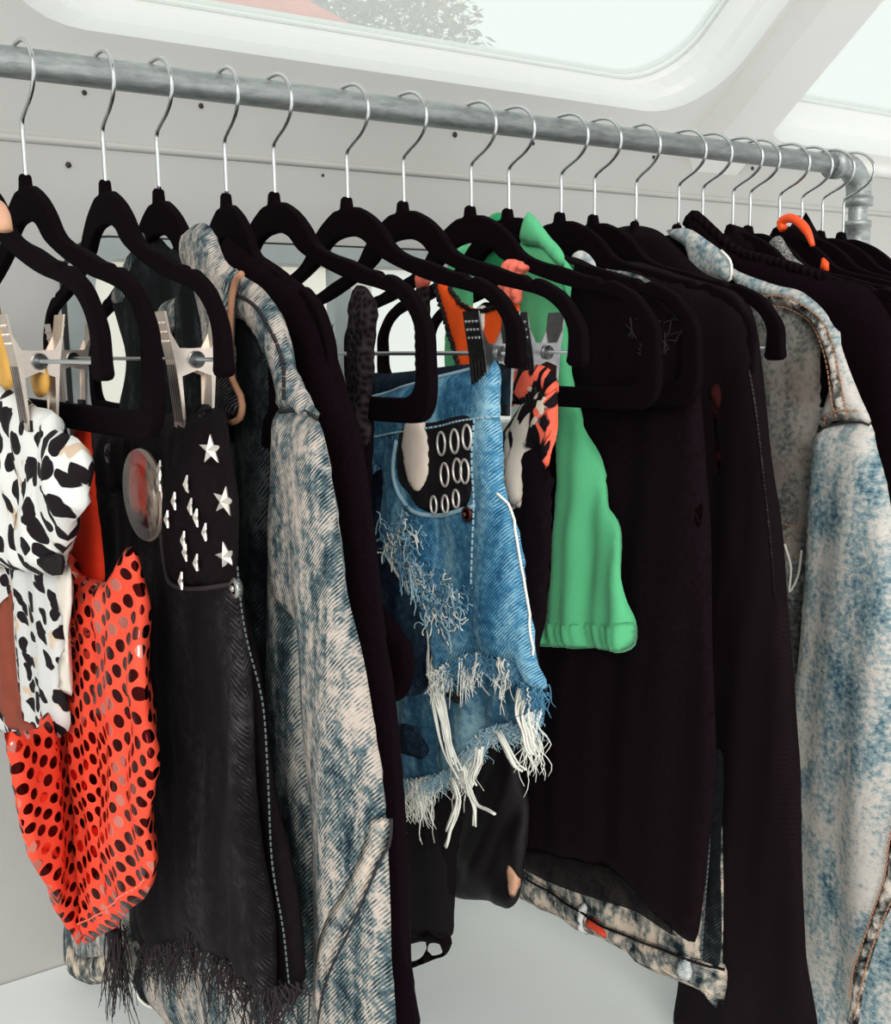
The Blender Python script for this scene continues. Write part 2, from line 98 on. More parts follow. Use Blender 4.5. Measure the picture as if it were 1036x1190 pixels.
 'ms_hole1': ((0.014, 0.0, 0), [(0.0421, -0.7964),(0.0286, -0.7852),(0.0076, -0.774),(0.0062, -0.7797),(0.0194, -0.7972),(0.0427, -0.8107)]),
 'ms_hole2': ((0.014, 0.0, 0), [(0.0013, -0.7728),(-0.0157, -0.7645),(-0.0246, -0.7646),(-0.02, -0.7722),(0.0001, -0.784),(0.0047, -0.7817)]),
 'lt': ((0.01, 0.0, 0), [(0.0915, -0.6463),(0.0746, -0.4566),(0.0599, -0.2623),(0.0273, -0.2576),(-0.0173, -0.2558),(-0.0267, -0.3553),(-0.0384, -0.5174),(-0.0514, -0.5557),(-0.0617, -0.5945),(-0.0665, -0.6607),(-0.0611, -0.6932),(-0.0555, -0.721),(-0.0445, -0.7348),(-0.0076, -0.7497),(0.0255, -0.7581),(0.0587, -0.7661),(0.077, -0.7178)]),
 'lt_slit': ((0.0, 0.0, 0), [(-0.0431, -0.7005),(-0.0473, -0.6882),(-0.0541, -0.6905),(-0.0608, -0.6981),(-0.058, -0.7098),(-0.0525, -0.7201),(-0.0457, -0.7134)]),
 'or_body': ((0.002, 0.0, 0), [(0.061, -0.1388),(0.0447, -0.1413),(0.0276, -0.154),(0.0067, -0.1627),(-0.0083, -0.1663),(-0.0334, -0.1649),(-0.0501, -0.1596),(-0.0674, -0.1589),(-0.072, -0.1875),(-0.0694, -0.2132),(-0.0642, -0.2506),(0.0085, -0.2533),(0.015, -0.2295),(0.0288, -0.2056),(0.0428, -0.1814),(0.054, -0.1569)]),
 'or_trim_l': ((0.0, 0.0, 0), [(0.0564, -0.1391),(0.0452, -0.162),(0.034, -0.1847),(0.0216, -0.2072),(0.0107, -0.2294),(0.0055, -0.2491)]),
 'or_trim_n': ((0.0, 0.0, 0), [(0.0359, -0.145),(0.0219, -0.1566),(0.0038, -0.1651),(-0.0111, -0.1687),(-0.0361, -0.1665),(-0.0527, -0.1627)]),
 'or_label': ((-0.004, 0.0, 0), [(-0.006, -0.1655),(-0.0221, -0.1653),(-0.0231, -0.1858),(-0.007, -0.1863)]),
 'or_ruffle': ((-0.006, 0.0, 0), [(-0.0586, -0.1289),(-0.0697, -0.1268),(-0.0804, -0.129),(-0.0898, -0.1331),(-0.0922, -0.1375),(-0.0839, -0.1398),(-0.0814, -0.1589),(-0.0778, -0.1652),(-0.0706, -0.1635),(-0.0571, -0.1527),(-0.0573, -0.1396)]),
 'or_ruffle_far': ((-0.004, 0.0, 0), [(0.0852, -0.131),(0.0772, -0.125),(0.0617, -0.1196),(0.0591, -0.1342),(0.0654, -0.1419),(0.0825, -0.1435)]),
 'or_lace': ((-0.002, 0.0, 0), [(0.0904, -0.1422),(0.0684, -0.1385),(0.0662, -0.1645),(0.0662, -0.2137),(0.0691, -0.2554),(0.0912, -0.2562),(0.0939, -0.197)]),
 'gr_back': ((0.008, 0.0, 0), [(0.0523, -0.0846),(0.0437, -0.079),(0.0283, -0.0751),(0.0081, -0.0796),(-0.005, -0.0886),(-0.0099, -0.1356),(0.0033, -0.1466),(0.0319, -0.1371),(0.053, -0.1236)]),
 'gr_collar': ((-0.012, 0.0, 0), [(-0.0412, -0.0872),(-0.0462, -0.0833),(-0.0559, -0.0887),(-0.0679, -0.0994),(-0.0796, -0.1098),(-0.0866, -0.1147),(-0.0958, -0.1247),(-0.0935, -0.1353),(-0.0773, -0.1255),(-0.0595, -0.1139),(-0.0361, -0.109),(-0.0349, -0.0985)]),
 'gr_body': ((-0.006, 0.0, 0), [(-0.0258, -0.1064),(-0.0519, -0.1116),(-0.0735, -0.1119),(-0.0816, -0.1155),(-0.0886, -0.1261),(-0.0954, -0.1309),(-0.1033, -0.1329),(-0.0978, -0.1483),(-0.0956, -0.1627),(-0.098, -0.1991),(-0.1027, -0.2284),(-0.1073, -0.243),(-0.1165, -0.2647),(-0.1277, -0.2861),(-0.1389, -0.3145),(-0.1456, -0.3321),(-0.1585, -0.3451),(-0.165, -0.3624),(-0.1717, -0.3906),(-0.1761, -0.4117),(-0.1805, -0.4269),(-0.1798, -0.4477),(-0.1727, -0.4546),(-0.1406, -0.4613),(-0.0946, -0.4689),(-0.051, -0.4756),(-0.06, -0.4342),(-0.07, -0.3842),(-0.0725, -0.3522),(-0.0712, -0.3289),(-0.0773, -0.3205),(-0.07, -0.2748),(-0.039, -0.2451),(-0.02, -0.1984),(-0.023, -0.1366)]),
 'gr_hem': ((-0.009, 0.0, 0), [(-0.0587, -0.452),(-0.086, -0.4471),(-0.1213, -0.4404),(-0.1545, -0.4342),(-0.1796, -0.4281),(-0.1799, -0.4457),(-0.1738, -0.4523),(-0.1439, -0.46),(-0.0981, -0.4676),(-0.0548, -0.4742)]),
 'gr_hem_line': ((-0.015, 0.0, 0), [(-0.0687, -0.449),(-0.0993, -0.4433),(-0.1282, -0.438),(-0.1611, -0.4318),(-0.1889, -0.4245)]),
 'gr_seam': ((-0.012, 0.0, 0), [(-0.0361, -0.109),(-0.0595, -0.1139),(-0.0773, -0.119),(-0.0866, -0.1262),(-0.0912, -0.1409),(-0.0947, -0.1591)]),
 'gr_left': ((0.002, 0.0, 0), [(0.1009, -0.1121),(0.0884, -0.103),(0.0659, -0.1015),(0.0603, -0.1151),(0.0615, -0.1811),(0.067, -0.2317),(0.1072, -0.2324),(0.1069, -0.1629)]),
 'fb': ((0.014, 0.0, 0), [(-0.0634, -0.1237),(-0.1145, -0.136),(-0.1565, -0.1477),(-0.2053, -0.1769),(-0.2264, -0.2202),(-0.2361, -0.3066),(-0.2443, -0.4014),(-0.2536, -0.5263),(-0.25, -0.586),(-0.2444, -0.6481),(-0.2397, -0.6847),(-0.2362, -0.6941),(-0.2186, -0.6987),(-0.2002, -0.6931),(-0.1747, -0.6822),(-0.1414, -0.6754),(-0.0843, -0.684),(-0.0456, -0.6946),(-0.0042, -0.704),(0.003, -0.5019),(-0.0198, -0.2788),(-0.0453, -0.1604)]),
 'fb_red': ((0.008, 0.0, 0), [(-0.2369, -0.2343),(-0.2455, -0.2308),(-0.2484, -0.2405),(-0.2453, -0.2537),(-0.2448, -0.2655),(-0.248, -0.2851),(-0.2477, -0.3023),(-0.2439, -0.292),(-0.2422, -0.2657),(-0.24, -0.2513)]),
 'fb_red2': ((0.008, 0.0, 0), [(-0.2298, -0.3285),(-0.2341, -0.3239),(-0.2345, -0.3361),(-0.232, -0.344),(-0.2291, -0.3382)]),
 'fb_flower': ((0.008, 0.0, 0), [(-0.1851, -0.1851),(-0.1683, -0.1778),(-0.1977, -0.1968),(-0.202, -0.1815),(-0.1796, -0.2),(-0.2115, -0.1903),(-0.1585, -0.1893),(-0.1932, -0.2082),(-0.1719, -0.2082)]),
 'fb_band': ((0.012, 0.0, 0), [(-0.0068, -0.7015),(-0.048, -0.6912),(-0.0866, -0.6799),(-0.1435, -0.6697),(-0.1788, -0.6765),(-0.2062, -0.6897),(-0.2165, -0.6974),(-0.2024, -0.6987),(-0.1684, -0.6975),(-0.1232, -0.7071),(-0.0967, -0.7129),(-0.0612, -0.7197),(-0.0249, -0.7244),(-0.001, -0.7225)]),
 'vb_collar': ((-0.016, 0.0, 0), [(-0.0372, -0.1185),(-0.0505, -0.1149),(-0.0647, -0.1221),(-0.0717, -0.1324),(-0.0685, -0.1572),(-0.0651, -0.1663),(-0.0532, -0.1573),(-0.0362, -0.1519),(-0.0336, -0.1346)]),
 'vb_body': ((-0.012, 0.0, 0), [(-0.0325, -0.1243),(-0.0625, -0.1301),(-0.1395, -0.1496),(-0.1808, -0.2146),(-0.1901, -0.271),(-0.2038, -0.4145),(-0.2169, -0.5313),(-0.2288, -0.6038),(-0.2328, -0.728),(-0.2283, -0.7724),(-0.2223, -0.77),(-0.2111, -0.7636),(-0.1853, -0.7688),(-0.1527, -0.7771),(-0.1241, -0.7811),(-0.1157, -0.7764),(-0.0815, -0.7769),(-0.0426, -0.7862),(-0.0013, -0.7883),(0.0204, -0.7914),(0.0398, -0.7922),(0.0519, -0.7906),(0.0495, -0.6519),(-0.0011, -0.2818)]),
 'vb_hem': ((-0.02, 0.0, 0), [(0.0413, -0.7558),(-0.0111, -0.7545),(-0.0544, -0.752),(-0.0776, -0.7533),(-0.1144, -0.7513),(-0.1602, -0.7414),(-0.2025, -0.7322),(-0.2362, -0.7282),(-0.2354, -0.7655),(-0.2295, -0.7631),(-0.2184, -0.7568),(-0.1929, -0.7619),(-0.1608, -0.7701),(-0.1325, -0.7741),(-0.1242, -0.7694),(-0.0903, -0.7699),(-0.052, -0.7791),(-0.0111, -0.7812),(0.0103, -0.7842),(0.0294, -0.7851),(0.0414, -0.7835)]),
 'vb_hem_line': ((-0.024, 0.0, 0), [(0.033, -0.757),(-0.016, -0.7568),(-0.0591, -0.7541),(-0.0822, -0.7544),(-0.1188, -0.7522),(-0.1643, -0.7423),(-0.2064, -0.733),(-0.238, -0.7306)]),
 'vb_loop': ((-0.024, 0.0, 0), [(-0.0578, -0.7493),(-0.0694, -0.744),(-0.067, -0.7633),(-0.0645, -0.781),(-0.0554, -0.7835),(-0.0592, -0.7651)]),
 'vb_loop2': ((-0.024, 0.0, 0), [(-0.1961, -0.734),(-0.2063, -0.7306),(-0.2127, -0.742),(-0.2069, -0.7532),(-0.1966, -0.7544)]),
 'vb_tab': ((-0.025, 0.0, 0), [(-0.0732, -0.7556),(-0.0833, -0.7527),(-0.1007, -0.7579),(-0.0996, -0.7647),(-0.0859, -0.764),(-0.072, -0.7643)]),
 'vb_placket': ((-0.014, 0.0, 0), [(-0.2154, -0.5466),(-0.2302, -0.5342),(-0.2315, -0.6332),(-0.2327, -0.7289),(-0.2112, -0.7366),(-0.2138, -0.6883)]),
 'vb_placket_line': ((-0.02, 0.0, 0), [(-0.2251, -0.5572),(-0.2236, -0.6347),(-0.2202, -0.6834),(-0.2186, -0.7283)]),
 'rb': ((0.002, 0.0, 0), [(-0.0814, -0.131),(-0.1013, -0.1279),(-0.1196, -0.1321),(-0.1655, -0.1451),(-0.208, -0.1564),(-0.2234, -0.1639),(-0.2352, -0.1777),(-0.2418, -0.1945),(-0.2459, -0.2145),(-0.2523, -0.2479),(-0.2609, -0.2947),(-0.2684, -0.3348),(-0.2756, -0.3888),(-0.2837, -0.4428),(-0.2905, -0.5046),(-0.2961, -0.5385),(-0.3041, -0.6079),(-0.3105, -0.6787),(-0.3168, -0.7812),(-0.172, -0.8329),(-0.1699, -0.7862),(-0.1772, -0.5787),(-0.1061, -0.2766)]),
 'rb_edge': ((-0.008, 0.0, 0), [(-0.2394, -0.2211),(-0.2474, -0.2544),(-0.2558, -0.2944),(-0.2624, -0.3345),(-0.2701, -0.4022)]),
 'bt': ((0.0, 0.0, 0), [(0.0743, -0.0955),(0.0501, -0.0845),(0.0042, -0.0822),(-0.0387, -0.0915),(-0.0727, -0.1123),(-0.1113, -0.137),(-0.1564, -0.1518),(-0.1797, -0.1794),(-0.1877, -0.2162),(-0.1936, -0.3512),(-0.0946, -0.3986),(-0.0094, -0.3766),(0.0565, -0.1999)]),
 'jc_collar': ((-0.012, -0.0, 0), [(0.002, -0.0854),(-0.0108, -0.0849),(-0.0234, -0.0852),(-0.037, -0.0891),(-0.0566, -0.1),(-0.0756, -0.1114),(-0.0873, -0.1213),(-0.0922, -0.1321),(-0.0914, -0.1394),(-0.0847, -0.1414),(-0.0345, -0.1267),(-0.0303, -0.1112),(-0.0239, -0.1022),(-0.0046, -0.092)]),
 'jc_collar_edge': ((-0.013, 0.0, 0), [(-0.0766, -0.1116),(-0.0883, -0.1214),(-0.0921, -0.1321),(-0.0912, -0.1394),(-0.0857, -0.1415)]),
 'jc_body': ((0.0, 0.0, 0), [(-0.0724, -0.1331),(-0.09, -0.1481),(-0.1189, -0.1559),(-0.1548, -0.1654),(-0.1804, -0.1816),(-0.1939, -0.2025),(-0.2011, -0.233),(-0.2026, -0.2636),(-0.194, -0.2835),(-0.1921, -0.327),(-0.1913, -0.3912),(-0.1903, -0.4568),(-0.1824, -0.5515),(-0.1668, -0.5561),(-0.144, -0.3987),(-0.1149, -0.2182),(-0.0908, -0.1686)]),
 'jc_yoke': ((-0.008, 0.0, 0), [(-0.0801, -0.1255),(-0.0995, -0.1341),(-0.146, -0.1487),(-0.1694, -0.1538),(-0.1864, -0.1629),(-0.2012, -0.1747),(-0.2111, -0.1876),(-0.2178, -0.1922),(-0.2192, -0.2026),(-0.2294, -0.2248),(-0.2413, -0.2467),(-0.254, -0.2711),(-0.2336, -0.27),(-0.2134, -0.2704),(-0.197, -0.2852),(-0.2017, -0.2633),(-0.2096, -0.2326),(-0.2006, -0.2024),(-0.1873, -0.1818),(-0.162, -0.1657),(-0.1265, -0.158),(-0.0979, -0.1486)]),
 'jc_band': ((-0.016, 0.0, 0), [(-0.134, -0.1576),(-0.1537, -0.1585),(-0.174, -0.1647),(-0.1939, -0.1752),(-0.2067, -0.1875),(-0.2148, -0.2025),(-0.2224, -0.2247),(-0.2299, -0.2468),(-0.2345, -0.2674),(-0.2237, -0.2694),(-0.2191, -0.2509),(-0.2124, -0.2285),(-0.2038, -0.2061),(-0.1936, -0.1895),(-0.1775, -0.177),(-0.1572, -0.1686),(-0.1385, -0.1656)]),
 'jc_st1': ((-0.018, 0.0, 0), [(-0.1338, -0.1576),(-0.1556, -0.1586),(-0.1758, -0.1648),(-0.1956, -0.1753),(-0.2084, -0.1875),(-0.2165, -0.2024),(-0.224, -0.2246),(-0.2315, -0.2466),(-0.238, -0.2686)]),
 'jc_st2': ((-0.018, 0.0, 0), [(-0.1384, -0.1664),(-0.1591, -0.1695),(-0.1793, -0.1778),(-0.1953, -0.1902),(-0.2056, -0.2068),(-0.2132, -0.2285),(-0.2198, -0.2508),(-0.2254, -0.2692)]),
 'jc_st3': ((-0.017, -0.0, 0), [(-0.2063, -0.278),(-0.2132, -0.2654),(-0.2268, -0.2602),(-0.2403, -0.2589),(-0.2491, -0.2592)]),
 'jc_sleeve': ((-0.014, -0.0, 0), [(-0.202, -0.283),(-0.2093, -0.2756),(-0.2248, -0.2702),(-0.2472, -0.2675),(-0.2587, -0.2706),(-0.2657, -0.2891),(-0.2756, -0.3137),(-0.2857, -0.3454),(-0.3022, -0.4159),(-0.3168, -0.5239),(-0.3275, -0.6345),(-0.3403, -0.8187),(-0.2002, -0.9057),(-0.1849, -0.608),(-0.188, -0.5387),(-0.1929, -0.4872),(-0.1968, -0.4209),(-0.1997, -0.3565),(-0.2002, -0.3056)]),
 'jc_cap_seam': ((-0.018, 0.0, 0), [(-0.2091, -0.2793),(-0.2145, -0.2751),(-0.2282, -0.2706),(-0.2504, -0.2686),(-0.2575, -0.2704)]),
 'jc_placket': ((-0.034, -0.0, 0), [(-0.3141, -0.5772),(-0.3102, -0.5978),(-0.3076, -0.626),(-0.3057, -0.6542),(-0.2989, -0.689),(-0.2926, -0.7204),(-0.286, -0.7484),(-0.2839, -0.7785),(-0.2782, -0.8112),(-0.2916, -0.8034),(-0.2967, -0.7632),(-0.3032, -0.7191),(-0.3116, -0.683),(-0.3174, -0.6646)]),
 'jc_pl_st1': ((-0.036, 0.0, 0), [(-0.3133, -0.5809),(-0.3099, -0.6245),(-0.3081, -0.6541),(-0.3013, -0.6889),(-0.2951, -0.7201),(-0.2885, -0.748),(-0.2863, -0.7765)]),
 'jc_pl_st2': ((-0.036, 0.0, 0), [(-0.3157, -0.6687),(-0.3115, -0.6841),(-0.3031, -0.7201),(-0.2965, -0.7626),(-0.2927, -0.7937)]),
 'jc_pocket_st': ((-0.008, 0.0, 0), [(-0.1553, -0.3678),(-0.1658, -0.3689),(-0.1761, -0.3699),(-0.1852, -0.3702)]),
 'jc_pocket_st2': ((-0.008, 0.0, 0), [(-0.1569, -0.3808),(-0.1674, -0.3818),(-0.1777, -0.3827)]),
 'jc_tri': ((-0.008, 0.0, 0), [(-0.1656, -0.3878),(-0.1718, -0.4099),(-0.1707, -0.4332),(-0.1783, -0.4169),(-0.1812, -0.3919)]),
 'cd': ((0.0, 0.0, 0), [(0.0229, -0.0778),(0.0182, -0.0676),(0.0085, -0.0634),(-0.0013, -0.0679),(-0.0159, -0.0798),(-0.0362, -0.0955),(-0.0558, -0.1073),(-0.0867, -0.1164),(-0.1182, -0.1252),(-0.1435, -0.1334),(-0.1601, -0.1376),(-0.1679, -0.1443),(-0.1819, -0.1443),(-0.1957, -0.1474),(-0.2095, -0.1573),(-0.2234, -0.173),(-0.2375, -0.1959),(-0.2526, -0.2409),(-0.2715, -0.3534),(-0.2934, -0.5852),(-0.3099, -0.864),(-0.1955, -0.9327),(-0.163, -0.4522),(-0.0792, -0.2021),(-0.0193, -0.1132)]),
 'cd_rib': ((0.0, 0.0, 0), [(0.018, -0.0765),(0.0096, -0.0668),(-0.0002, -0.0713),(-0.016, -0.0833),(-0.0363, -0.0989),(-0.0559, -0.1107),(-0.0868, -0.1197),(-0.1184, -0.1285),(-0.1436, -0.1365),(-0.1602, -0.1407)]),
 'b15': ((0.0, 0.0, 0), [(0.0092, -0.0807),(-0.0074, -0.0768),(-0.0264, -0.0857),(-0.0453, -0.1049),(-0.0594, -0.1216),(-0.0923, -0.1357),(-0.1185, -0.144),(-0.1213, -0.203),(-0.0662, -0.292),(-0.0141, -0.2021),(0.0034, -0.1101)]),
 'gl': ((-0.004, 0.0, 0), [(-0.0314, -0.0977),(-0.0369, -0.0919),(-0.0469, -0.0901),(-0.0562, -0.1006),(-0.0677, -0.1146),(-0.0855, -0.1271),(-0.0737, -0.1281),(-0.0402, -0.1179),(-0.0341, -0.1086)]),
 'or_arc': ((-0.008, 0.0, 0), [(-0.015, -0.079),(-0.0112, -0.0713),(-0.018, -0.0675),(-0.0272, -0.0684),(-0.0389, -0.0759),(-0.0482, -0.0866),(-0.0544, -0.0997)]),
 'or_piece': ((-0.008, 0.0, 0), [(-0.0642, -0.1237),(-0.0659, -0.1131),(-0.0691, -0.1125),(-0.0758, -0.1183),(-0.0762, -0.1263),(-0.0731, -0.1287)]),
 'b17': ((0.004, 0.0, 0), [(0.0148, -0.0832),(0.0033, -0.0721),(-0.0097, -0.0734),(-0.0333, -0.0875),(-0.0567, -0.1121),(-0.0743, -0.1402),(-0.0818, -0.2955),(-0.0368, -0.2981),(-0.0032, -0.2029),(0.0115, -0.1071)]),
 'b18': ((0.0, 0.0, 0), [(0.0143, -0.0714),(0.0029, -0.0593),(-0.0042, -0.0619),(-0.0075, -0.0566),(-0.0161, -0.0687),(-0.0284, -0.0857),(-0.0529, -0.1089),(-0.0808, -0.1263),(-0.1192, -0.1464),(-0.1452, -0.187),(-0.2075, -0.7492),(-0.1147, -0.7875),(-0.0452, -0.2995),(-0.0023, -0.1261)]),
 'clip0': ((0.0, 0.0, 0), [(-0.1052, -0.2018)]),
 'clip2': ((0.0, 0.0, 0), [(-0.1754, -0.2042)]),
 'clip6': ((0.0, 0.0, 0), [(-0.205, -0.2052)]),
 'clip7': ((0.0, 0.0, 0), [(-0.1876, -0.2111)]),
 'clip2far': ((0.0, 0.0, 0), [(0.1483, -0.2075)]),
}

# ------------------------------------------------------------------ materials
def lin(c):
    return tuple(((v / 255) / 12.92 if v / 255 <= .04045 else ((v / 255 + .055) / 1.055) ** 2.4) for v in c) + (1,)

class G:
    """small helper around a node tree"""
    def __init__(s, name):
        s.m = bpy.data.materials.new(name); s.m.use_nodes = True
        s.t = s.m.node_tree; s.b = s.t.nodes['Principled BSDF']
        s.out = s.t.nodes['Material Output']
        tc = s.n('ShaderNodeTexCoord'); sp = s.n('ShaderNodeSeparateXYZ')
        s.l(tc.outputs['Object'], sp.inputs[0]); s.obj = tc.outputs['Object']
        s.x, s.y, s.z = sp.outputs
        cb = s.n('ShaderNodeCombineXYZ'); s.l(s.y, cb.inputs[0]); s.l(s.z, cb.inputs[1]); s.yz = cb.outputs[0]
    def n(s, k): return s.t.nodes.new(k)
    def l(s, a, b): s.t.links.new(a, b)
    def put(s, sock, v):
        if hasattr(v, 'links'): s.l(v, sock)
        else: sock.default_value = v
    def math(s, op, a, b=0., c=0.):
        m = s.n('ShaderNodeMath'); m.operation = op
        for i, v in enumerate((a, b, c)): s.put(m.inputs[i], v)
        return m.outputs[0]
    def scale(s, v, sc, add=(0, 0, 0)):
        m = s.n('ShaderNodeMapping'); s.l(v, m.inputs[0]); m.inputs['Scale'].default_value = sc; m.inputs['Location'].default_value = add
        return m.outputs[0]
    def noise(s, v, sc, det=4, rough=.55, dist=0., color=False):
        m = s.n('ShaderNodeTexNoise'); s.l(v, m.inputs['Vector']); m.inputs['Scale'].default_value = sc
        m.inputs['Detail'].default_value = det; m.inputs['Roughness'].default_value = rough; m.inputs['Distortion'].default_value = dist
        return m.outputs['Color' if color else 'Fac']
    def vor(s, v, sc, rnd=1., out='Distance', dim='2D', feat='F1'):
        m = s.n('ShaderNodeTexVoronoi'); m.voronoi_dimensions = dim; m.feature = feat
        s.l(v, m.inputs['Vector']); m.inputs['Scale'].default_value = sc; m.inputs['Randomness'].default_value = rnd
        return m.outputs[out]
    def ramp(s, f, stops):
        m = s.n('ShaderNodeValToRGB'); s.put(m.inputs[0], f); e = m.color_ramp.elements
        while len(e) < len(stops): e.new(.5)
        for i, (p, c) in enumerate(stops): e[i].position = p; e[i].color = c if len(c) == 4 else c + (1,)
        return m.outputs[0]
    def mix(s, f, a, b):
        m = s.n('ShaderNodeMix'); m.data_type = 'RGBA'; s.put(m.inputs[0], f); s.put(m.inputs[6], a); s.put(m.inputs[7], b)
        return m.outputs[2]
    def bump(s, h, strength=.3, dist=.001):
        m = s.n('ShaderNodeBump'); s.l(h, m.inputs['Height']); m.inputs['Strength'].default_value = strength; m.inputs['Distance'].default_value = dist
        s.l(m.outputs[0], s.b.inputs['Normal'])
    def set(s, base=None, rough=None, metal=None, spec=None, sheen=None, alpha=None):
        for k, v in (('Base Color', base), ('Roughness', rough), ('Metallic', metal), ('Specular IOR Level', spec), ('Sheen Weight', sheen), ('Alpha', alpha)):
            if v is not None: s.put(s.b.inputs[k], v)
        return s
    def twill(s, period, ang):
        a = 2 * math.pi / period
        p = s.math('ADD', s.math('MULTIPLY', s.y, a * math.cos(ang)), s.math('MULTIPLY', s.z, a * math.sin(ang)))
        return s.math('MULTIPLY_ADD', s.math('SINE', p), .5, .5)

def plain(name, rgb, rough=.8, metal=0., spec=.3, nz=0., nsc=60., bump=0.):
    g = G(name); c = lin(rgb)
    if nz:
        f = g.noise(g.obj, nsc, 5)
        lo = tuple(v * (1 - nz) for v in c[:3]) + (1,); hi = tuple(min(1, v * (1 + nz)) for v in c[:3]) + (1,)
        g.set(base=g.ramp(f, [(.3, lo), (.7, hi)]))
        if bump: g.bump(f, bump)
    else: g.set(base=c)
    return g.set(rough=rough, metal=metal, spec=spec).m

def acid(name, dark, mid, light, big=22, fine=140, per=.0026, ang=.95, tw=.30, bias=0., stretch=.45, warm=None, wb=1.15, wf=.55, wn=.6):
    g = G(name)
    v = g.scale(g.yz, (1, stretch, 1))
    n1 = g.noise(v, big, 5, .62, .4); n2 = g.noise(g.yz, fine, 4, .65); n3 = g.noise(g.scale(g.yz, (1, .3, 1)), big * 3.4, 3, .6)
    t = g.twill(per, ang)
    f = g.math('ADD', g.math('MULTIPLY', n1, wb), g.math('MULTIPLY', n2, wf))
    f = g.math('ADD', f, g.math('MULTIPLY', n3, wn))
    brk = g.ramp(g.noise(g.scale(g.yz, (1, .7, 1)), 210, 2, .5), [(.38, (.1, .1, .1)), (.62, (1.6, 1.6, 1.6))])
    f = g.math('ADD', f, g.math('MULTIPLY', g.math('MULTIPLY', g.math('SUBTRACT', t, .5), tw), brk))
    f = g.math('ADD', f, -.65 + bias - .5 * (wb + wf + wn - 2.3))
    c = g.ramp(f, [(.26, lin(dark)), (.46, lin(mid)), (.64, lin(light)), (.9, lin(tuple(min(255, q + 12) for q in light)))])
    if warm:
        w = g.noise(g.yz, big * .8, 3, .5)
        c = g.mix(g.ramp(w, [(.5, (0, 0, 0)), (.68, (.6, .6, .6))]), c, lin(warm))
    g.set(base=c, rough=.95, spec=.15)
    g.bump(g.math('ADD', g.math('MULTIPLY', t, .6), n2), .45, .0008)
    return g.m

BLK = (19, 10, 15)
M = {}
M['velvet'] = plain('black_velvet', (15, 8, 12), 1., 0, .04, .2, 900)
M['rubber'] = plain('black_rubber', (24, 20, 22), .7, 0, .2)
M['wire'] = plain('bright_wire', (205, 208, 208), .22, 1.)
M['groove'] = plain('dark_jaw_groove', (58, 52, 52), .5, .5)
M['rod'] = plain('steel_rod', (170, 172, 172), .3, 1.)
M['clip'] = plain('nickel_clip', (226, 212, 200), .3, 1., .5, .08, 150)
M['clip_dark'] = plain('dark_nickel_clip', (150, 150, 150), .3, 1., .5, .2, 150)
def galv():
    g = G('galvanised_steel')
    v = g.vor(g.scale(g.obj, (40, 300, 300)), 1, 1, 'Color', '3D'); n = g.noise(g.scale(g.obj, (.35, 1, 1)), 220, 5, .65)
    f = g.math('ADD', g.math('MULTIPLY', v, .25), g.math('MULTIPLY', n, .8))
    g.set(base=g.ramp(f, [(.3, lin((138, 144, 144))), (.75, lin((186, 190, 188)))]), rough=g.math('MULTIPLY_ADD', n, .3, .35), metal=.75)
    g.bump(n, .15); return g.m
M['galv'] = galv()
def wallpaint():
    g = G('white_gloss_paint')
    n = g.noise(g.obj, 3, 4, .5); n2 = g.noise(g.obj, 60, 5, .6)
    g.set(base=g.ramp(n, [(.3, lin((172, 170, 166))), (.7, lin((186, 184, 181)))]), rough=.42, spec=.4)
    g.bump(g.math('ADD', n, g.math('MULTIPLY', n2, .15)), .12, .004); return g.m
M['paint'] = wallpaint()
def moulding():
    g = G('white_acrylic_moulding'); g.set(base=lin((240, 242, 240)), rough=.35, spec=.5)
    tl = g.n('ShaderNodeBsdfTranslucent'); tl.inputs[0].default_value = (.95, .97, .95, 1); mx = g.n('ShaderNodeMixShader'); mx.inputs[0].default_value = .42
    g.l(g.b.outputs[0], mx.inputs[1]); g.l(tl.outputs[0], mx.inputs[2]); g.l(mx.outputs[0], g.out.inputs[0]); return g.m
M['paint_frame'] = moulding()
M['paint_roof'] = plain('white_roof_paint', (230, 228, 225), .4, 0, .4, .02, 4)  # lighter than the wall paint to make up for weak light on the slope
M['grey_frame'] = plain('grey_aluminium_frame', (158, 166, 166), .5, 0, .4, .06, 40)
M['seal'] = plain('dark_window_seal', (40, 38, 40), .7)
M['bench'] = plain('pale_bench_paint', (246, 250, 248), .45, 0, .35, .02, 6)
M['floor'] = plain('pale_vinyl_floor', (214, 212, 206), .6, 0, .3, .1, 8)
M['screw'] = plain('dark_screw', (60, 58, 58), .5, .6)
def pane():
    g = G('hazy_acrylic')
    tr = g.n('ShaderNodeBsdfTransparent'); tr.inputs[0].default_value = (.90, .925, .91, 1)
    tl = g.n('ShaderNodeBsdfTranslucent'); tl.inputs[0].default_value = (.90, .925, .91, 1)
    mx = g.n('ShaderNodeMixShader'); mx.inputs[0].default_value = .36
    g.l(tr.outputs[0], mx.inputs[1]); g.l(tl.outputs[0], mx.inputs[2]); g.l(mx.outputs[0], g.out.inputs[0]); return g.m
M['pane'] = pane()
def glass():
    g = G('clear_window_glass')
    tr = g.n('ShaderNodeBsdfTransparent'); tr.inputs[0].default_value = (.82, .84, .83, 1); gl = g.n('ShaderNodeBsdfGlossy'); gl.inputs['Roughness'].default_value = .05
    mx = g.n('ShaderNodeMixShader'); mx.inputs[0].default_value = .05
    g.l(tr.outputs[0], mx.inputs[1]); g.l(gl.outputs[0], mx.inputs[2]); g.l(mx.outputs[0], g.out.inputs[0]); return g.m
M['glass'] = glass()

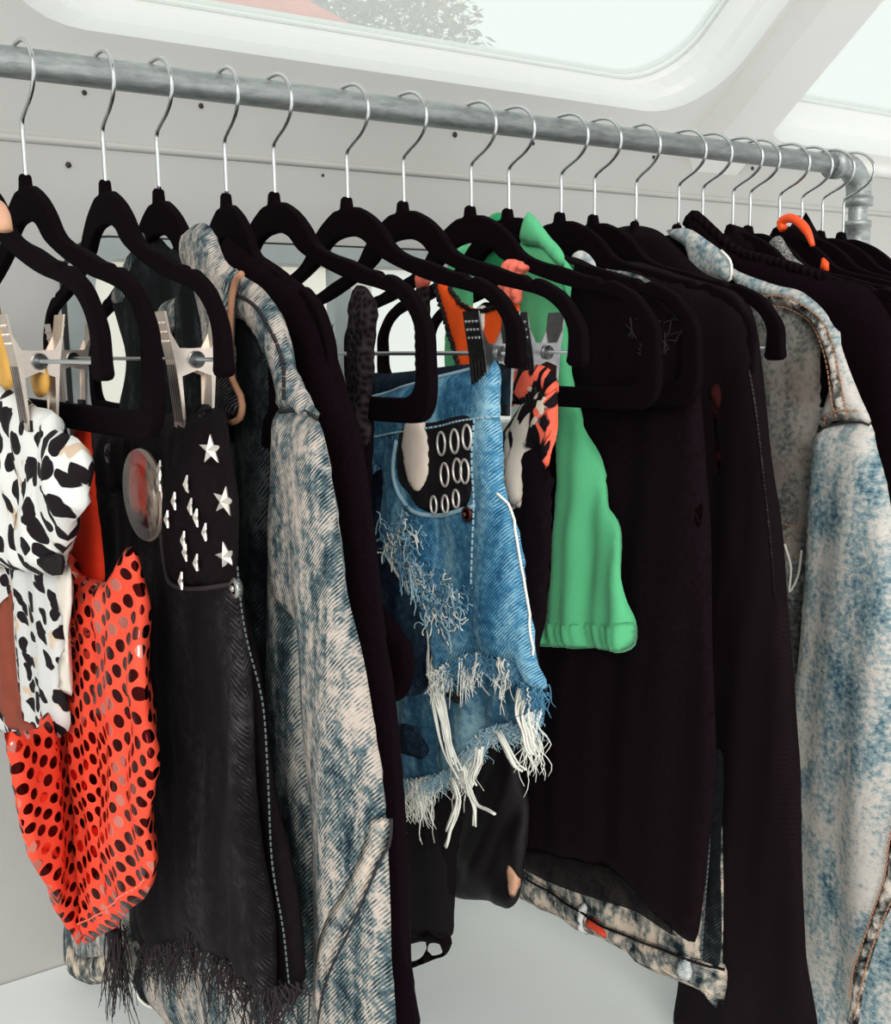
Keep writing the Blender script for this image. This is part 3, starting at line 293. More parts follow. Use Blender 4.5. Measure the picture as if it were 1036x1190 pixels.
M['acid_a'] = acid('acid_wash_coarse_denim', (18, 36, 48), (88, 106, 110), (190, 176, 165), big=30, fine=190, per=.0018, ang=.68, tw=.22, bias=.0, stretch=.26, wb=1.0, wf=.75, wn=.75)
M['acid_a_pale'] = acid('pale_acid_wash_denim_band', (26, 44, 58), (124, 132, 130), (200, 184, 170), big=60, fine=190, per=.0018, ang=.68, tw=.22, bias=.045, stretch=.8, wb=1.4, wf=.6, wn=.6)
M['acid_a_dark'] = acid('dark_shaded_acid_wash_denim', (10, 11, 15), (22, 28, 31), (62, 68, 68), big=20, fine=120, per=.0021, ang=.72, tw=.2, bias=-.12)  # jacket denim darkened to hold shade on its body; also dark trims
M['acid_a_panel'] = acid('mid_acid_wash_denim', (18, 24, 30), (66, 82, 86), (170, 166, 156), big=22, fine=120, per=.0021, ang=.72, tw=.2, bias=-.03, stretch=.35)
M['acid_c'] = acid('speckled_acid_wash_denim', (52, 86, 104), (132, 152, 156), (198, 192, 185), big=17, fine=210, per=.0015, tw=.08, bias=.05, stretch=.6, wb=.95, wf=.95, wn=.75)
M['acid_c_body'] = acid('speckled_grey_acid_wash_denim', (30, 42, 48), (92, 98, 96), (150, 144, 136), big=17, fine=200, per=.0016, tw=.12, bias=.02, stretch=.6, wb=1.0, wf=1.0, wn=.9, warm=(112, 96, 84))
M['acid_b'] = acid('stained_acid_wash_denim', (22, 34, 40), (120, 124, 120), (208, 190, 172), big=40, fine=120, per=.0018, tw=.1, bias=.0, stretch=.9, wb=1.5, wf=.7, wn=.7)
M['acid_band'] = acid('blotched_seam_denim', (14, 20, 26), (96, 98, 94), (206, 196, 184), big=62, fine=120, per=.0018, tw=.05, bias=.0, stretch=1., wb=1.9, wf=.4, wn=.4)
M['acid_b_light'] = acid('pale_acid_wash_denim', (70, 96, 108), (160, 172, 174), (214, 212, 208), big=30, fine=180, per=.0018, tw=.12, bias=.12)
M['denim_grey'] = acid('grey_denim_underside', (16, 14, 16), (58, 56, 56), (96, 92, 90), big=16, fine=160, per=.0021, ang=.72, tw=.3, bias=-.06)
M['black_denim'] = acid('washed_black_denim', (13, 10, 12), (30, 26, 29), (62, 58, 60), big=9, fine=150, per=.0022, ang=-.9, tw=.2, bias=-.12, stretch=.3)
M['black_denim_dark'] = plain('black_denim', (20, 14, 17), .95, 0, .1, .3, 300)
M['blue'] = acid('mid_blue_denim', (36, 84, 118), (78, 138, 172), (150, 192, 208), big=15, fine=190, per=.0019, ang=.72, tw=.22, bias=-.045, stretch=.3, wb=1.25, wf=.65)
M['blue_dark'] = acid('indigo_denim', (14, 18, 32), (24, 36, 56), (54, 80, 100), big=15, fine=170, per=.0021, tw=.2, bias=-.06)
M['blue_faded'] = acid('faded_blue_denim_inside', (40, 80, 108), (74, 120, 148), (140, 176, 188), big=18, fine=150, per=.002, tw=.08, bias=-.02)
M['cream_thread'] = plain('cream_cotton_thread', (242, 240, 230), .95, 0, .1)
M['pale_blue_thread'] = plain('pale_blue_cotton_thread', (160, 192, 206), .95, 0, .1)
M['blue_thread'] = plain('blue_cotton_thread', (88, 138, 168), .95, 0, .1)
M['black_thread'] = plain('black_cotton_thread', (52, 46, 48), .95, 0, .1)
M['tan_thread'] = plain('tan_stitching', (176, 128, 100), .9, 0, .1)
M['grey_thread'] = plain('grey_stitching', (98, 106, 108), .9, 0, .1)
M['cream'] = plain('cream_cotton', (240, 222, 206), .9, 0, .15, .06, 60)
M['white_tag'] = plain('white_label_satin', (226, 216, 204), .7, 0, .3)
M['print_ink'] = plain('black_label_ink', (24, 18, 20), .8)
M['tan_leather'] = plain('tan_leather', (206, 156, 74), .6, 0, .3, .12, 40)
M['tan_pale'] = plain('peach_tan_leather', (214, 164, 134), .6, 0, .3, .1, 40)
M['rust'] = plain('rust_brown_lining', (134, 66, 50), .8, 0, .2, .12, 50)
M['black'] = plain('black_jersey', BLK, .95, 0, .08, .3, 260)
M['black_soft'] = plain('black_knit', (18, 9, 14), 1., 0, .04, .3, 500)
def ribbed():
    g = G('black_rib_knit'); s_ = g.math('SINE', g.math('MULTIPLY', g.y, 760.))
    g.set(base=g.ramp(g.math('MULTIPLY_ADD', s_, .5, .5), [(.2, lin((13, 7, 10))), (.9, lin((24, 15, 19)))]), rough=1., spec=.04); g.bump(s_, .3, .002); return g.m
M['rib'] = ribbed()
def lace():
    g = G('black_lace'); v = g.vor(g.yz, 190, .7); n = g.noise(g.yz, 120, 4)
    g.set(base=g.ramp(g.math('MULTIPLY', v, n), [(.05, lin((14, 8, 11))), (.4, lin((54, 46, 48)))]), rough=.9, spec=.1); g.bump(v, .6, .002); return g.m
M['lace'] = lace()
def mesh_cloth(name, rgb, alpha, fr=1500.):
    g = G(name)
    a = g.math('SINE', g.math('MULTIPLY', g.z, fr)); b = g.math('SINE', g.math('MULTIPLY', g.y, fr * .35))
    f = g.math('MULTIPLY_ADD', g.math('MULTIPLY', a, b), .5, .5)
    n = g.noise(g.scale(g.yz, (1, .25, 1)), 26, 3)
    c = lin(rgb); hi = tuple(min(1, v * 2.6) for v in c[:3]) + (1,)
    g.set(base=g.mix(g.math('MULTIPLY', f, g.ramp(n, [(.5, (0, 0, 0)), (.72, (1, 1, 1))])), c, hi), rough=.9, spec=.1, alpha=alpha); return g.m
M['mesh'] = mesh_cloth('black_mesh', (18, 10, 14), 1.)
M['sheer'] = mesh_cloth('sheer_black_mesh', (18, 12, 15), .9)
M['sheer_band'] = mesh_cloth('sheer_black_hem', (20, 14, 17), .80)
M['leather'] = plain('black_leather', (20, 14, 17), .5, 0, .22, .2, 30, .3)
M['stud_patch'] = plain('black_studded_cloth', (24, 20, 24), .8, 0, .2, .3, 120)
M['coral'] = plain('coral_ruffle', (250, 124, 104), .85, 0, .15, .1, 220, .3)
M['neon'] = plain('neon_orange_cloth', (255, 92, 30), .8, 0, .15, .05, 60)
M['neon_tube'] = plain('neon_orange_plastic', (255, 86, 30), .35, 0, .4)
M['red_plain'] = plain('orange_red_jersey', (238, 62, 34), .85, 0, .15, .08, 90)
M['red_tab'] = plain('red_woven_tab', (214, 74, 52), .9, 0, .1)
M['dark_red'] = plain('deep_red_lace', (42, 10, 9), .9, 0, .1, .3, 200)
def green(name, rgb):
    g = G(name); n = g.noise(g.scale(g.yz, (1, .25, 1)), 30, 4, .6); n2 = g.noise(g.yz, 500, 2)
    c = lin(rgb)
    g.set(base=g.ramp(n, [(.3, tuple(v * .88 for v in c[:3])), (.7, c)]), rough=.9, spec=.12, sheen=.1); g.bump(n2, .25, .001); return g.m
M['green'] = green('mint_green_fleece', (98, 196, 138)); M['green_in'] = green('deep_green_lining', (34, 160, 100))
def cow(name, bg, fg, sc=46, th=.30):
    g = G(name)
    d = g.noise(g.yz, 40, 2, .5, 0, True)
    vm = g.n('ShaderNodeVectorMath'); vm.operation = 'MULTIPLY_ADD'; g.l(d, vm.inputs[0]); vm.inputs[1].default_value = (.022, .022, 0); g.l(g.yz, vm.inputs[2])
    r = g.n('ShaderNodeVectorRotate'); r.rotation_type = 'Z_AXIS'; r.inputs['Angle'].default_value = .9; g.l(vm.outputs[0], r.inputs[0])
    v = g.vor(g.scale(r.outputs[0], (1.15, .95, 1)), sc, .9)
    tan = g.ramp(g.noise(g.yz, 34, 2), [(.60, (0, 0, 0)), (.63, (1, 1, 1))])
    f = g.ramp(v, [(th, (1, 1, 1)), (th + .03, (0, 0, 0))])
    g.set(base=g.mix(f, g.mix(tan, lin(bg), lin((206, 182, 158))), lin(fg)), rough=.75, spec=.2); return g.m
M['cow'] = cow('white_cotton_black_patches', (226, 226, 222), (20, 12, 18), 52, .36)
M['cow_in'] = cow('grey_white_cotton_black_patches', (206, 206, 204), (22, 14, 20), 62, .32)
def tiger(name, a, b, c3=None):
    g = G(name)
    r_ = g.n('ShaderNodeVectorRotate'); r_.rotation_type = 'Z_AXIS'; r_.inputs['Angle'].default_value = -.5; g.l(g.yz, r_.inputs[0])
    n = g.noise(g.scale(r_.outputs[0], (1.7, .5, 1)), 46, 1.5, .45, .8)
    f = g.ramp(n, [(.47, (0, 0, 0)), (.5, (1, 1, 1))]); col = g.mix(f, lin(a), lin(b))
    if c3:
        n2 = g.noise(g.yz, 52, 2, .5, .8); col = g.mix(g.ramp(n2, [(.6, (0, 0, 0)), (.63, (1, 1, 1))]), col, lin(c3))
    g.set(base=col, rough=.8, spec=.15); return g.m
M['tiger'] = tiger('tiger_stripe_cotton', (20, 12, 17), (222, 208, 192))
M['floral'] = tiger('coral_and_black_print', (20, 12, 17), (248, 106, 82), (214, 196, 176))
def dots(name):
    g = G(name)
    r = g.n('ShaderNodeVectorRotate'); r.rotation_type = 'Z_AXIS'; r.inputs['Angle'].default_value = .62
    d = g.noise(g.yz, 14, 2, .5, 0, True)
    vm = g.n('ShaderNodeVectorMath'); vm.operation = 'MULTIPLY_ADD'; g.l(d, vm.inputs[0]); vm.inputs[1].default_value = (.012, .012, 0); g.l(g.yz, vm.inputs[2])
    g.l(vm.outputs[0], r.inputs[0])
    v = g.vor(r.outputs[0], 88, .12)
    f = g.ramp(v, [(.345, (1, 1, 1)), (.375, (0, 0, 0))])
    red = g.ramp(g.noise(g.yz, 20, 3), [(.3, lin((232, 66, 42))), (.7, lin((246, 88, 62)))])
    cc = g.vor(r.outputs[0], 88, .12, 'Color'); sp_ = g.n('ShaderNodeSeparateColor'); g.l(cc, sp_.inputs[0])
    foil = g.mix(g.ramp(sp_.outputs[0], [(.72, (0, 0, 0)), (.80, (1, 1, 1))]), lin((66, 16, 16)), lin((236, 140, 126)))  # pale pink dots painted in for bright reflections on the dark foil
    g.set(base=g.mix(f, red, foil), rough=g.math('MULTIPLY_ADD', f, -.56, .72), metal=f, spec=.25); g.bump(f, .4, .0006); return g.m
M['dots'] = dots('orange_red_foil_dot_jersey')
M['glitter'] = None
def glitter():
    g = G('grey_glitter_knit'); n = g.noise(g.obj, 900, 2, .7)
    g.set(base=g.ramp(n, [(.45, lin((30, 26, 28))), (.62, lin((190, 186, 182)))]), rough=.5, spec=.4); return g.m
M['glitter'] = glitter()
M['silver'] = plain('silver_stud', (236, 228, 220), .35, .6)
M['copper'] = plain('copper_rivet', (92, 52, 42), .4, .8)
M['dull'] = plain('dull_black_button', (56, 52, 54), .4, .6)
M['pewter'] = plain('pewter_rivet', (172, 172, 168), .35, 1.)
M['badge_rim'] = plain('badge_rim', (166, 150, 138), .3, .6)
def badge():
    g = G('badge_face')   # a red upright shape on a muddy grey and brown ground
    n = g.noise(g.yz, 90, 4, .6)
    red = g.ramp(g.math('ADD', g.math('ABSOLUTE', g.math('ADD', g.y, g.math('MULTIPLY', g.math('SUBTRACT', n, .5), .012))), 0.), [(.0135, (1, 1, 1)), (.0160, (0, 0, 0))])
    low = g.ramp(g.math('MULTIPLY_ADD', g.math('ADD', g.z, g.math('MULTIPLY', g.math('SUBTRACT', n, .5), .03)), 10., .5), [(.36, (1, 1, 1)), (.42, (0, 0, 0))])
    bg = g.ramp(n, [(.35, lin((66, 58, 58))), (.6, lin((150, 132, 116)))])
    col = g.mix(red, bg, g.mix(low, lin((196, 64, 46)), lin((60, 34, 32))))
    g.set(base=col, rough=.25, spec=.5); return g.m
M['badge'] = badge()
M['leaf'] = plain('washed_out_leaves', (112, 100, 78), .8, 0, .2, .5, 3)
M['bark'] = plain('bark', (120, 100, 84), .9)
M['tile'] = plain('terracotta_tiles', (196, 78, 48), .8, 0, .2, .15, 4)
M['render'] = plain('pale_house_render', (226, 214, 200), .9)
M['ground'] = plain('pale_gravel', (216, 214, 206), .95, 0, .1, .08, 2)

# ------------------------------------------------------------------ object helpers
def link(name, verts, faces, mat, parent=None, loc=(0, 0, 0), rz=0, smooth=True, label=None):
    me = bpy.data.meshes.new(name); me.from_pydata([tuple(map(float, v)) for v in verts], [], faces); me.update()
    if smooth: me.polygons.foreach_set('use_smooth', [True] * len(me.polygons))
    me.materials.append(mat)
    o = bpy.data.objects.new(name, me); C.objects.link(o); o.location = loc; o.rotation_euler = (0, 0, rz)
    if parent: o.parent = parent
    if label: o['label'] = label
    return o
def tag(o, label, cat, group=None):
    o['label'] = label; o['category'] = cat
    if group: o['group'] = group
    return o
def struct(o): o['kind'] = 'structure'; return o
def thing(name, h, label, cat, group=None, dx=0.):
    o = bpy.data.objects.new(name, None); C.objects.link(o)
    o.location = (HX[h], RY, RZ); o.rotation_euler = (0, 0, math.radians(HYAW.get(h, 0))); o.empty_display_size = .02
    return tag(o, label, cat, group)

class MB:
    def __init__(s): s.v = []; s.f = []
    def add(s, vs, fs):
        b = len(s.v); s.v += [tuple(map(float, v)) for v in vs]; s.f += [tuple(i + b for i in f) for f in fs]
    def box(s, c, d, rot=None):
        vs = []
        for sx in (-1, 1):
            for sy in (-1, 1):
                for sz in (-1, 1):
                    p = Vector((sx * d[0] / 2, sy * d[1] / 2, sz * d[2] / 2))
                    if rot: p = rot @ p
                    vs.append(Vector(c) + p)
        s.add(vs, [(0, 1, 3, 2), (4, 6, 7, 5), (0, 4, 5, 1), (2, 3, 7, 6), (0, 2, 6, 4), (1, 5, 7, 3)])
    def tube(s, pts, r, n=8, cap=True):
        pts = [Vector(p) for p in pts]; k = len(pts)
        rs = [r] * k if not hasattr(r, '__len__') else list(r)
        up = None; rings = []
        for i, p in enumerate(pts):
            t = (pts[min(i + 1, k - 1)] - pts[max(i - 1, 0)])
            if t.length < 1e-9: t = Vector((0, 0, 1))
            t.normalize()
            if up is None:
                up = t.orthogonal().normalized()
            up = (up - t * up.dot(t)); up = up.normalized() if up.length > 1e-6 else t.orthogonal().normalized()
            w = t.cross(up)
            rings.append([p + (up * math.cos(2 * math.pi * j / n) + w * math.sin(2 * math.pi * j / n)) * rs[i] for j in range(n)])
        vs = [q for r_ in rings for q in r_]; fs = []
        for i in range(k - 1):
            for j in range(n): fs.append((i * n + j, i * n + (j + 1) % n, (i + 1) * n + (j + 1) % n, (i + 1) * n + j))
        if cap: fs += [tuple(range(n - 1, -1, -1)), tuple((k - 1) * n + j for j in range(n))]
        s.add(vs, fs)
    def lathe(s, prof, org=(0, 0, 0), axis='X', n=20):
        vs = []; fs = []
        for a, r in prof:
            for j in range(n):
                c, q = r * math.cos(2 * math.pi * j / n), r * math.sin(2 * math.pi * j / n)
                p = {'X': (a, c, q), 'Y': (c, a, q), 'Z': (c, q, a)}[axis]; vs.append([p[i] + org[i] for i in range(3)])
        k = len(prof)
        for i in range(k - 1):
            for j in range(n): fs.append((i * n + j, i * n + (j + 1) % n, (i + 1) * n + (j + 1) % n, (i + 1) * n + j))
        fs += [tuple(range(n)), tuple((k - 1) * n + j for j in range(n))]
        s.add(vs, fs)
    def sphere(s, c, r, n=8):
        vs = []; fs = []
        r = r if hasattr(r, '__len__') else (r, r, r)
        for i in range(n + 1):
            for j in range(n * 2):
                a = math.pi * i / n; b = math.pi * j / n
                vs.append((c[0] + r[0] * math.sin(a) * math.cos(b), c[1] + r[1] * math.sin(a) * math.sin(b), c[2] + r[2] * math.cos(a)))
        for i in range(n):
            for j in range(n * 2): fs.append((i * 2 * n + j, i * 2 * n + (j + 1) % (2 * n), (i + 1) * 2 * n + (j + 1) % (2 * n), (i + 1) * 2 * n + j))
        s.add(vs, fs)
    def build(s, name, mat, parent=None, loc=(0, 0, 0), rz=0, smooth=True, label=None):
        return link(name, s.v, s.f, mat, parent, loc, rz, smooth, label)

def spline(P, ds, closed=True):
    """smooth curve through the points, resampled about every ds"""
    P = np.asarray(P, float); n = len(P); out = []
    for i in range(n if closed else n - 1):
        g = lambda k: P[k % n] if closed else P[min(max(k, 0), n - 1)]
        p0, p1, p2, p3 = g(i - 1), g(i), g(i + 1), g(i + 2)
        L = np.linalg.norm(p2 - p1)
        if L < 1e-7: continue
        m = max(1, int(round(L / ds)))
        # tangents limited by the neighbouring lengths keep corners from overshooting
        l0, l2 = max(np.linalg.norm(p1 - p0), 1e-6), max(np.linalg.norm(p3 - p2), 1e-6)
        t1 = (p2 - p0) / (l0 + L) * L; t2 = (p3 - p1) / (L + l2) * L
        if not closed and i == 0: t1 = p2 - p1
        if not closed and i == n - 2: t2 = p2 - p1
        for q in range(m):
            s = q / m; h1 = 2 * s**3 - 3 * s**2 + 1; h2 = s**3 - 2 * s**2 + s; h3 = -2 * s**3 + 3 * s**2; h4 = s**3 - s**2
            out.append(p1 * h1 + t1 * h2 + p2 * h3 + t2 * h4)
    if not closed: out.append(P[-1])
    return np.array(out)

def segdist(Q, loops):
    best = np.full(len(Q), 1e9)
    for L in loops:
        A = L; B = np.roll(L, -1, 0); AB = B - A; ll = (AB**2).sum(1) + 1e-12
        for i0 in range(0, len(Q), 2000):
            q = Q[i0:i0 + 2000]
            t = np.clip(((q[:, None, :] - A[None]) * AB[None]).sum(2) / ll, 0, 1)
            d = np.sqrt(((A[None] + t[..., None] * AB[None] - q[:, None, :])**2).sum(2)).min(1)
            best[i0:i0 + 2000] = np.minimum(best[i0:i0 + 2000], d)
    return best

def inside(Q, loops):
    r = np.zeros(len(Q), bool)
    for L in loops:
        A = L; B = np.roll(L, -1, 0)
        for a, b in zip(A, B):
            if a[1] == b[1]: continue
            c = ((a[1] > Q[:, 1]) != (b[1] > Q[:, 1])) & (Q[:, 0] < (b[0] - a[0]) * (Q[:, 1] - a[1]) / (b[1] - a[1]) + a[0])
            r ^= c
    return r

def nofold(y, z): return np.zeros_like(y)
def folds(amp, freq, seed=0., top=-.1, grow=.25, lean=0.):
    """hanging folds: vertical waves that deepen downwards"""
    def f(y, z):
        k = np.clip((top - z) / grow, .15, 1.)
        a = 2 * math.pi * freq * (y + lean * z) + 1.1 * np.sin(5.3 * z + seed) + seed * 2.1
        w = np.sin(a) * .6 + .3 * np.sin(2.3 * a + 3.1 * z + seed) + .15 * np.sin(23 * z + 17 * y + seed * 3)
        return amp * k * w
    return f
def crumple(amp, sc, seed=0.):
    def f(y, z):
        return amp * (np.sin(sc * y + 3 * np.sin(sc * .6 * z + seed)) * .5 + np.sin(sc * 1.3 * z + 2.2 * np.sin(sc * .8 * y + seed * 1.7)) * .5)
    return f
def addf(a, b): return lambda y, z: a(y, z) + b(y, z)

class Panel:
    """a piece of cloth: an outline in the hanger's plane, with a front and a back layer, thickness and folds"""
    def __init__(s, name, key, mat, parent, T=(.008, .006), R=.02, fold=nofold, ds=.007, holes=(), host=None, pts=None, frame=None, label=None, closed_smooth=True):
        if pts is None: (ox, oy, rot), pts = SHAPES[key]
        else: ox, oy, rot = frame
        s.ox, s.oy, s.T, s.R, s.fold, s.host = ox, oy, T, R, fold, host
        loops = [spline(pts, ds) if closed_smooth else np.array(pts, float)]
        for h in holes: loops.append(spline(SHAPES[h][1] if isinstance(h, str) else h, ds))
        s.loops = loops
        allb = np.concatenate(loops); lo, hi = allb.min(0), allb.max(0)
        gy, gz = np.meshgrid(np.arange(lo[0], hi[0], ds), np.arange(lo[1], hi[1], ds * .87))
        gy = gy + (np.arange(gy.shape[0]) % 2)[:, None] * ds * .5
        Q = np.stack([gy.ravel(), gz.ravel()], 1)
        if len(Q):
            Q = Q[inside(Q, loops)]
            if len(Q): Q = Q[segdist(Q, loops) > ds * .55]
        V = [Vector(p) for p in allb] + [Vector(p) for p in Q]
        E = []; b = 0
        for L in loops:
            E += [(b + i, b + (i + 1) % len(L)) for i in range(len(L))]; b += len(L)
        vo, _, fo, *_r = delaunay_2d_cdt(V, E, [], 0, 1e-6)
        P = np.array([(v.x, v.y) for v in vo]); F = np.array([f for f in fo if len(f) == 3])
        cen = P[F].mean(1); F = F[inside(cen, loops)]
        a = P[F]; ar = (a[:, 1, 0] - a[:, 0, 0]) * (a[:, 2, 1] - a[:, 0, 1]) - (a[:, 1, 1] - a[:, 0, 1]) * (a[:, 2, 0] - a[:, 0, 0])
        F[ar < 0] = F[ar < 0][:, ::-1]
        d = segdist(P, loops); bd = d < 1e-5
        base = s.base(P); pr = s.prof(d)
        xf = base - T[0] * pr; xb = base + T[1] * pr
        n = len(P); idx = np.arange(n); back = np.where(bd, idx, 0); nb = (~bd).sum(); back[~bd] = n + np.arange(nb)
        verts = np.concatenate([np.stack([xf, P[:, 0], P[:, 1]], 1), np.stack([xb, P[:, 0], P[:, 1]], 1)[~bd]])
        faces = [tuple(int(i) for i in f[::-1]) for f in F] + [tuple(int(back[i]) for i in f) for f in F]
        s.o = link(name, verts, faces, mat, parent, (ox, oy, 0), math.radians(rot), True, label)
    def prof(s, d):
        t = np.clip(d / s.R, 0, 1); return np.sqrt(1 - (1 - t)**2)
    def base(s, P):
        if s.host is not None: return s.host.front(P, s.oy) - s.ox
        return s.fold(P[:, 0], P[:, 1])
    def front(s, P, oy=0.):
        """x of the front surface in the hanger's frame"""
        Q = np.asarray(P, float) + np.array([[oy - s.oy, 0]])
        d = np.where(inside(Q, s.loops), segdist(Q, s.loops), 0)
        b = s.base(Q)
        return s.ox + b - s.T[0] * s.prof(d)

def on(host, key, lift=.001, ds=.006):
    (ox, oy, rot), pts = SHAPES[key]
    P = spline(pts, ds, False) if len(pts) > 1 else np.array(pts)
    x = host.front(P, oy) - lift
    return [Vector((x[i], P[i, 0] + oy, P[i, 1])) for i in range(len(P))]
def piping(name, host, key, mat, parent, r=.0015, lift=.0005, label=None):
    m = MB(); m.tube(on(host, key, lift), r, 6); return m.build(name, mat, parent, label=label)
def stitches(name, host, keys, mat, parent, dash=.0036, gap=.0022, r=.0008, lift=.0006, label=None):
    m = MB()
    for key in keys if isinstance(keys, (list, tuple)) else [keys]:
        P = on(host, key, lift, .0012); k = int(dash / .0012); st = int((dash + gap) / .0012)
        for i in range(0, len(P) - k, st): m.tube(P[i:i + k + 1], r, 4)
    return m.build(name, mat, parent, label=label)
def fringe(name, host_pts, mat, parent, n, lmin, lmax, r=.0006, seed=1, spread=.006, drift=.3, x=-.004, label=None, clump=0):
    rnd = random.Random(seed); m = MB(); P = [Vector((0, p[0], p[1])) for p in host_pts]
    cl = [(rnd.random(), rnd.uniform(-drift, drift), rnd.uniform(.7, 1.35), rnd.uniform(0, 6)) for _ in range(clump)]
    at = lambda t: P[min(int(t * (len(P) - 1)), len(P) - 2)].lerp(P[min(int(t * (len(P) - 1)), len(P) - 2) + 1], t * (len(P) - 1) - min(int(t * (len(P) - 1)), len(P) - 2))
    for i in range(n):
        c = rnd.choice(cl) if cl and rnd.random() < .85 else None
        t = min(max(c[0] + rnd.gauss(0, .022), 0), 1) if c else rnd.random()
        q = at(t); L = rnd.uniform(lmin, lmax) * (c[2] if c else .6 if cl else 1) * (1 if rnd.random() > .12 else 1.4)
        a = (c[1] if c else 0) + rnd.uniform(-drift, drift) * (.35 if c else 1); b = rnd.uniform(-.2, .2)
        ph = c[3] + rnd.uniform(-.6, .6) if c else rnd.uniform(0, 6); am = rnd.uniform(.15, .5) * spread; k = rnd.uniform(4, 9)
        p0 = q + Vector((x + rnd.uniform(-spread, spread), 0, rnd.uniform(0, .006))); pull = (at(c[0]) - q) * .75 if c else Vector(); pull.z = 0; pts = []
        for j in range(9):
            s = j / 8; pts.append(p0 + pull * s + Vector((b * L * s + am * math.sin(ph + k * s), a * L * s * s + am * math.sin(ph * 2 + k * 1.2 * s) * s * 1.6, -L * s)))
        m.tube(pts, [r * (1 - .6 * j / 8) for j in range(9)], 4)
    o = m.build(name, mat, parent, label=label); o['kind'] = 'stuff'; return o
def strand(m, key, n, w, r=.0007, seed=0):
    rnd = random.Random(seed); (ox, oy, rot), pts = SHAPES[key]; P = spline(pts, .006, False); k = len(P)
    for i in range(n):
        a, b, ph = rnd.uniform(-w, w), rnd.uniform(-w, w), rnd.uniform(0, 6); cut = int(k * rnd.uniform(.75, 1.)) if n > 3 else k
        m.tube([Vector((ox + a * (1 - .3 * j / k) + .001 * math.sin(ph + j * .5), P[j, 0] + oy + b * (1 - .2 * j / k) + .0012 * math.sin(ph * 2 + j * .4), P[j, 1])) for j in range(max(cut, 3))], r, 4)

# ------------------------------------------------------------------ camera and light
cam = bpy.data.cameras.new('camera'); co = bpy.data.objects.new('camera', cam); C.objects.link(co)
co.matrix_world = Matrix.Translation((0, 0, EYE)) @ Matrix(CAM_ROT).to_4x4()
cam.sensor_fit = 'HORIZONTAL'; cam.sensor_width = 36; cam.lens = 36 * 1250 / 1036; cam.clip_start = .02
sc = bpy.context.scene; sc.camera = co
sc.view_settings.view_transform = 'Standard'; sc.view_settings.look = 'None'; sc.view_settings.gamma = 1; sc.view_settings.exposure = 0
w = bpy.data.worlds.new('overcast_sky'); sc.world = w; w.use_nodes = True
w.node_tree.nodes['Background'].inputs[0].default_value = (.97, 1, .985, 1); w.node_tree.nodes['Background'].inputs[1].default_value = 1.16
def sun(name, d, e, ang, col):
    l = bpy.data.lights.new(name, 'SUN'); l.energy = e; l.angle = math.radians(ang); l.color = col
    o = bpy.data.objects.new(name, l); C.objects.link(o); o.location = (0, 0, 4); o.rotation_euler = Vector(d).to_track_quat('-Z', 'Y').to_euler(); return o
sun('soft_fill_sun', (.46, .76, -.34), 1.5, 30, (1, .975, .94))  # soft fill for daylight from the unseen open side, lowered to reach the bench

# ------------------------------------------------------------------ the camper shell
X0, X1, WZ, T52 = -1.6, 3.6, .27 + EYE, math.radians(52)
SD = Vector((0, -math.sin(T52), math.cos(T52))); SN = Vector((0, -math.cos(T52), -math.sin(T52)))   # up the sloping side, and into the room
def sl(x, s, n=0.): return Vector((x, WY, WZ)) + SD * s + SN * n
def rrect(x0, x1, s0, s1, r, n=8):
    out = []
    for cx, cs, a0 in ((x1 - r, s0 + r, -90), (x1 - r, s1 - r, 0), (x0 + r, s1 - r, 90), (x0 + r, s0 + r, 180)):
        for i in range(n + 1):
            a = math.radians(a0 + 90 * i / n); out.append((cx + r * math.cos(a), cs + r * math.sin(a)))
    return out
def sheet(m, outer, holes, fn, t, side=1):
    """flat sheet with holes, thickness t"""
    V = [Vector(p) for p in outer]; E = [(i, (i + 1) % len(outer)) for i in range(len(outer))]; loops = [np.array(outer)]
    for h in holes:
        b = len(V); V += [Vector(p) for p in h]; E += [(b + i, b + (i + 1) % len(h)) for i in range(len(h))]; loops.append(np.array(h))
    vo, eo, fo, *_ = delaunay_2d_cdt(V, E, [], 0, 1e-7)
    P = np.array([(v.x, v.y) for v in vo]); F = [f for f in fo if inside(P[list(f)].mean(0)[None], loops)[0]]
    n = len(P); vs = [fn(p[0], p[1], 0) for p in P] + [fn(p[0], p[1], t) for p in P]
    fs = [tuple(f) for f in F] + [tuple(n + i for i in reversed(f)) for f in F]
    from collections import Counter
    cnt = Counter()
    for f in F:
        for i in range(len(f)): cnt[tuple(sorted((f[i], f[(i + 1) % len(f)])))] += 1
    for f in F:
        for i in range(len(f)):
            a, b = f[i], f[(i + 1) % len(f)]
            if cnt[tuple(sorted((a, b)))] == 1: fs.append((b, a, n + a, n + b))
    m.add(vs, fs)
# vertical wall with the low window cut out
LW = rrect(.316, 1.16, -.10 + EYE, .091 + EYE, .03)
m = MB(); sheet(m, [(X0, 0), (X1, 0), (X1, WZ), (X0, WZ)], [LW], lambda x, z, t: Vector((x, WY + t, z)), .04)
wall = struct(m.build('wall_back', M['paint'], smooth=False))
m = MB(); sheet(m, rrect(.288, 1.19, -.128 + EYE, .111 + EYE, .045), [LW], lambda x, z, t: Vector((x, WY - t, z)), .010)
win = struct(m.build('window_3', M['grey_frame'], smooth=False))
m = MB(); sheet(m, rrect(.284, 1.194, -.132 + EYE, .1135 + EYE, .048), [rrect(.288, 1.19, -.128 + EYE, .111 + EYE, .045)], lambda x, z, t: Vector((x, WY - t, z)), .006)
m.build('seal', M['seal'], win, smooth=False)
for x, wd in ((.595, .022), (.86, .022)):
    m = MB(); m.box((x, WY - .002, -.005 + EYE), (wd, .02, .20)); m.build('mullion', M['grey_frame'], win, smooth=False)
m = MB(); m.box((.738, WY + .03, -.005 + EYE), (.86, .004, .21)); m.build('pane', M['pane'], win, smooth=False)
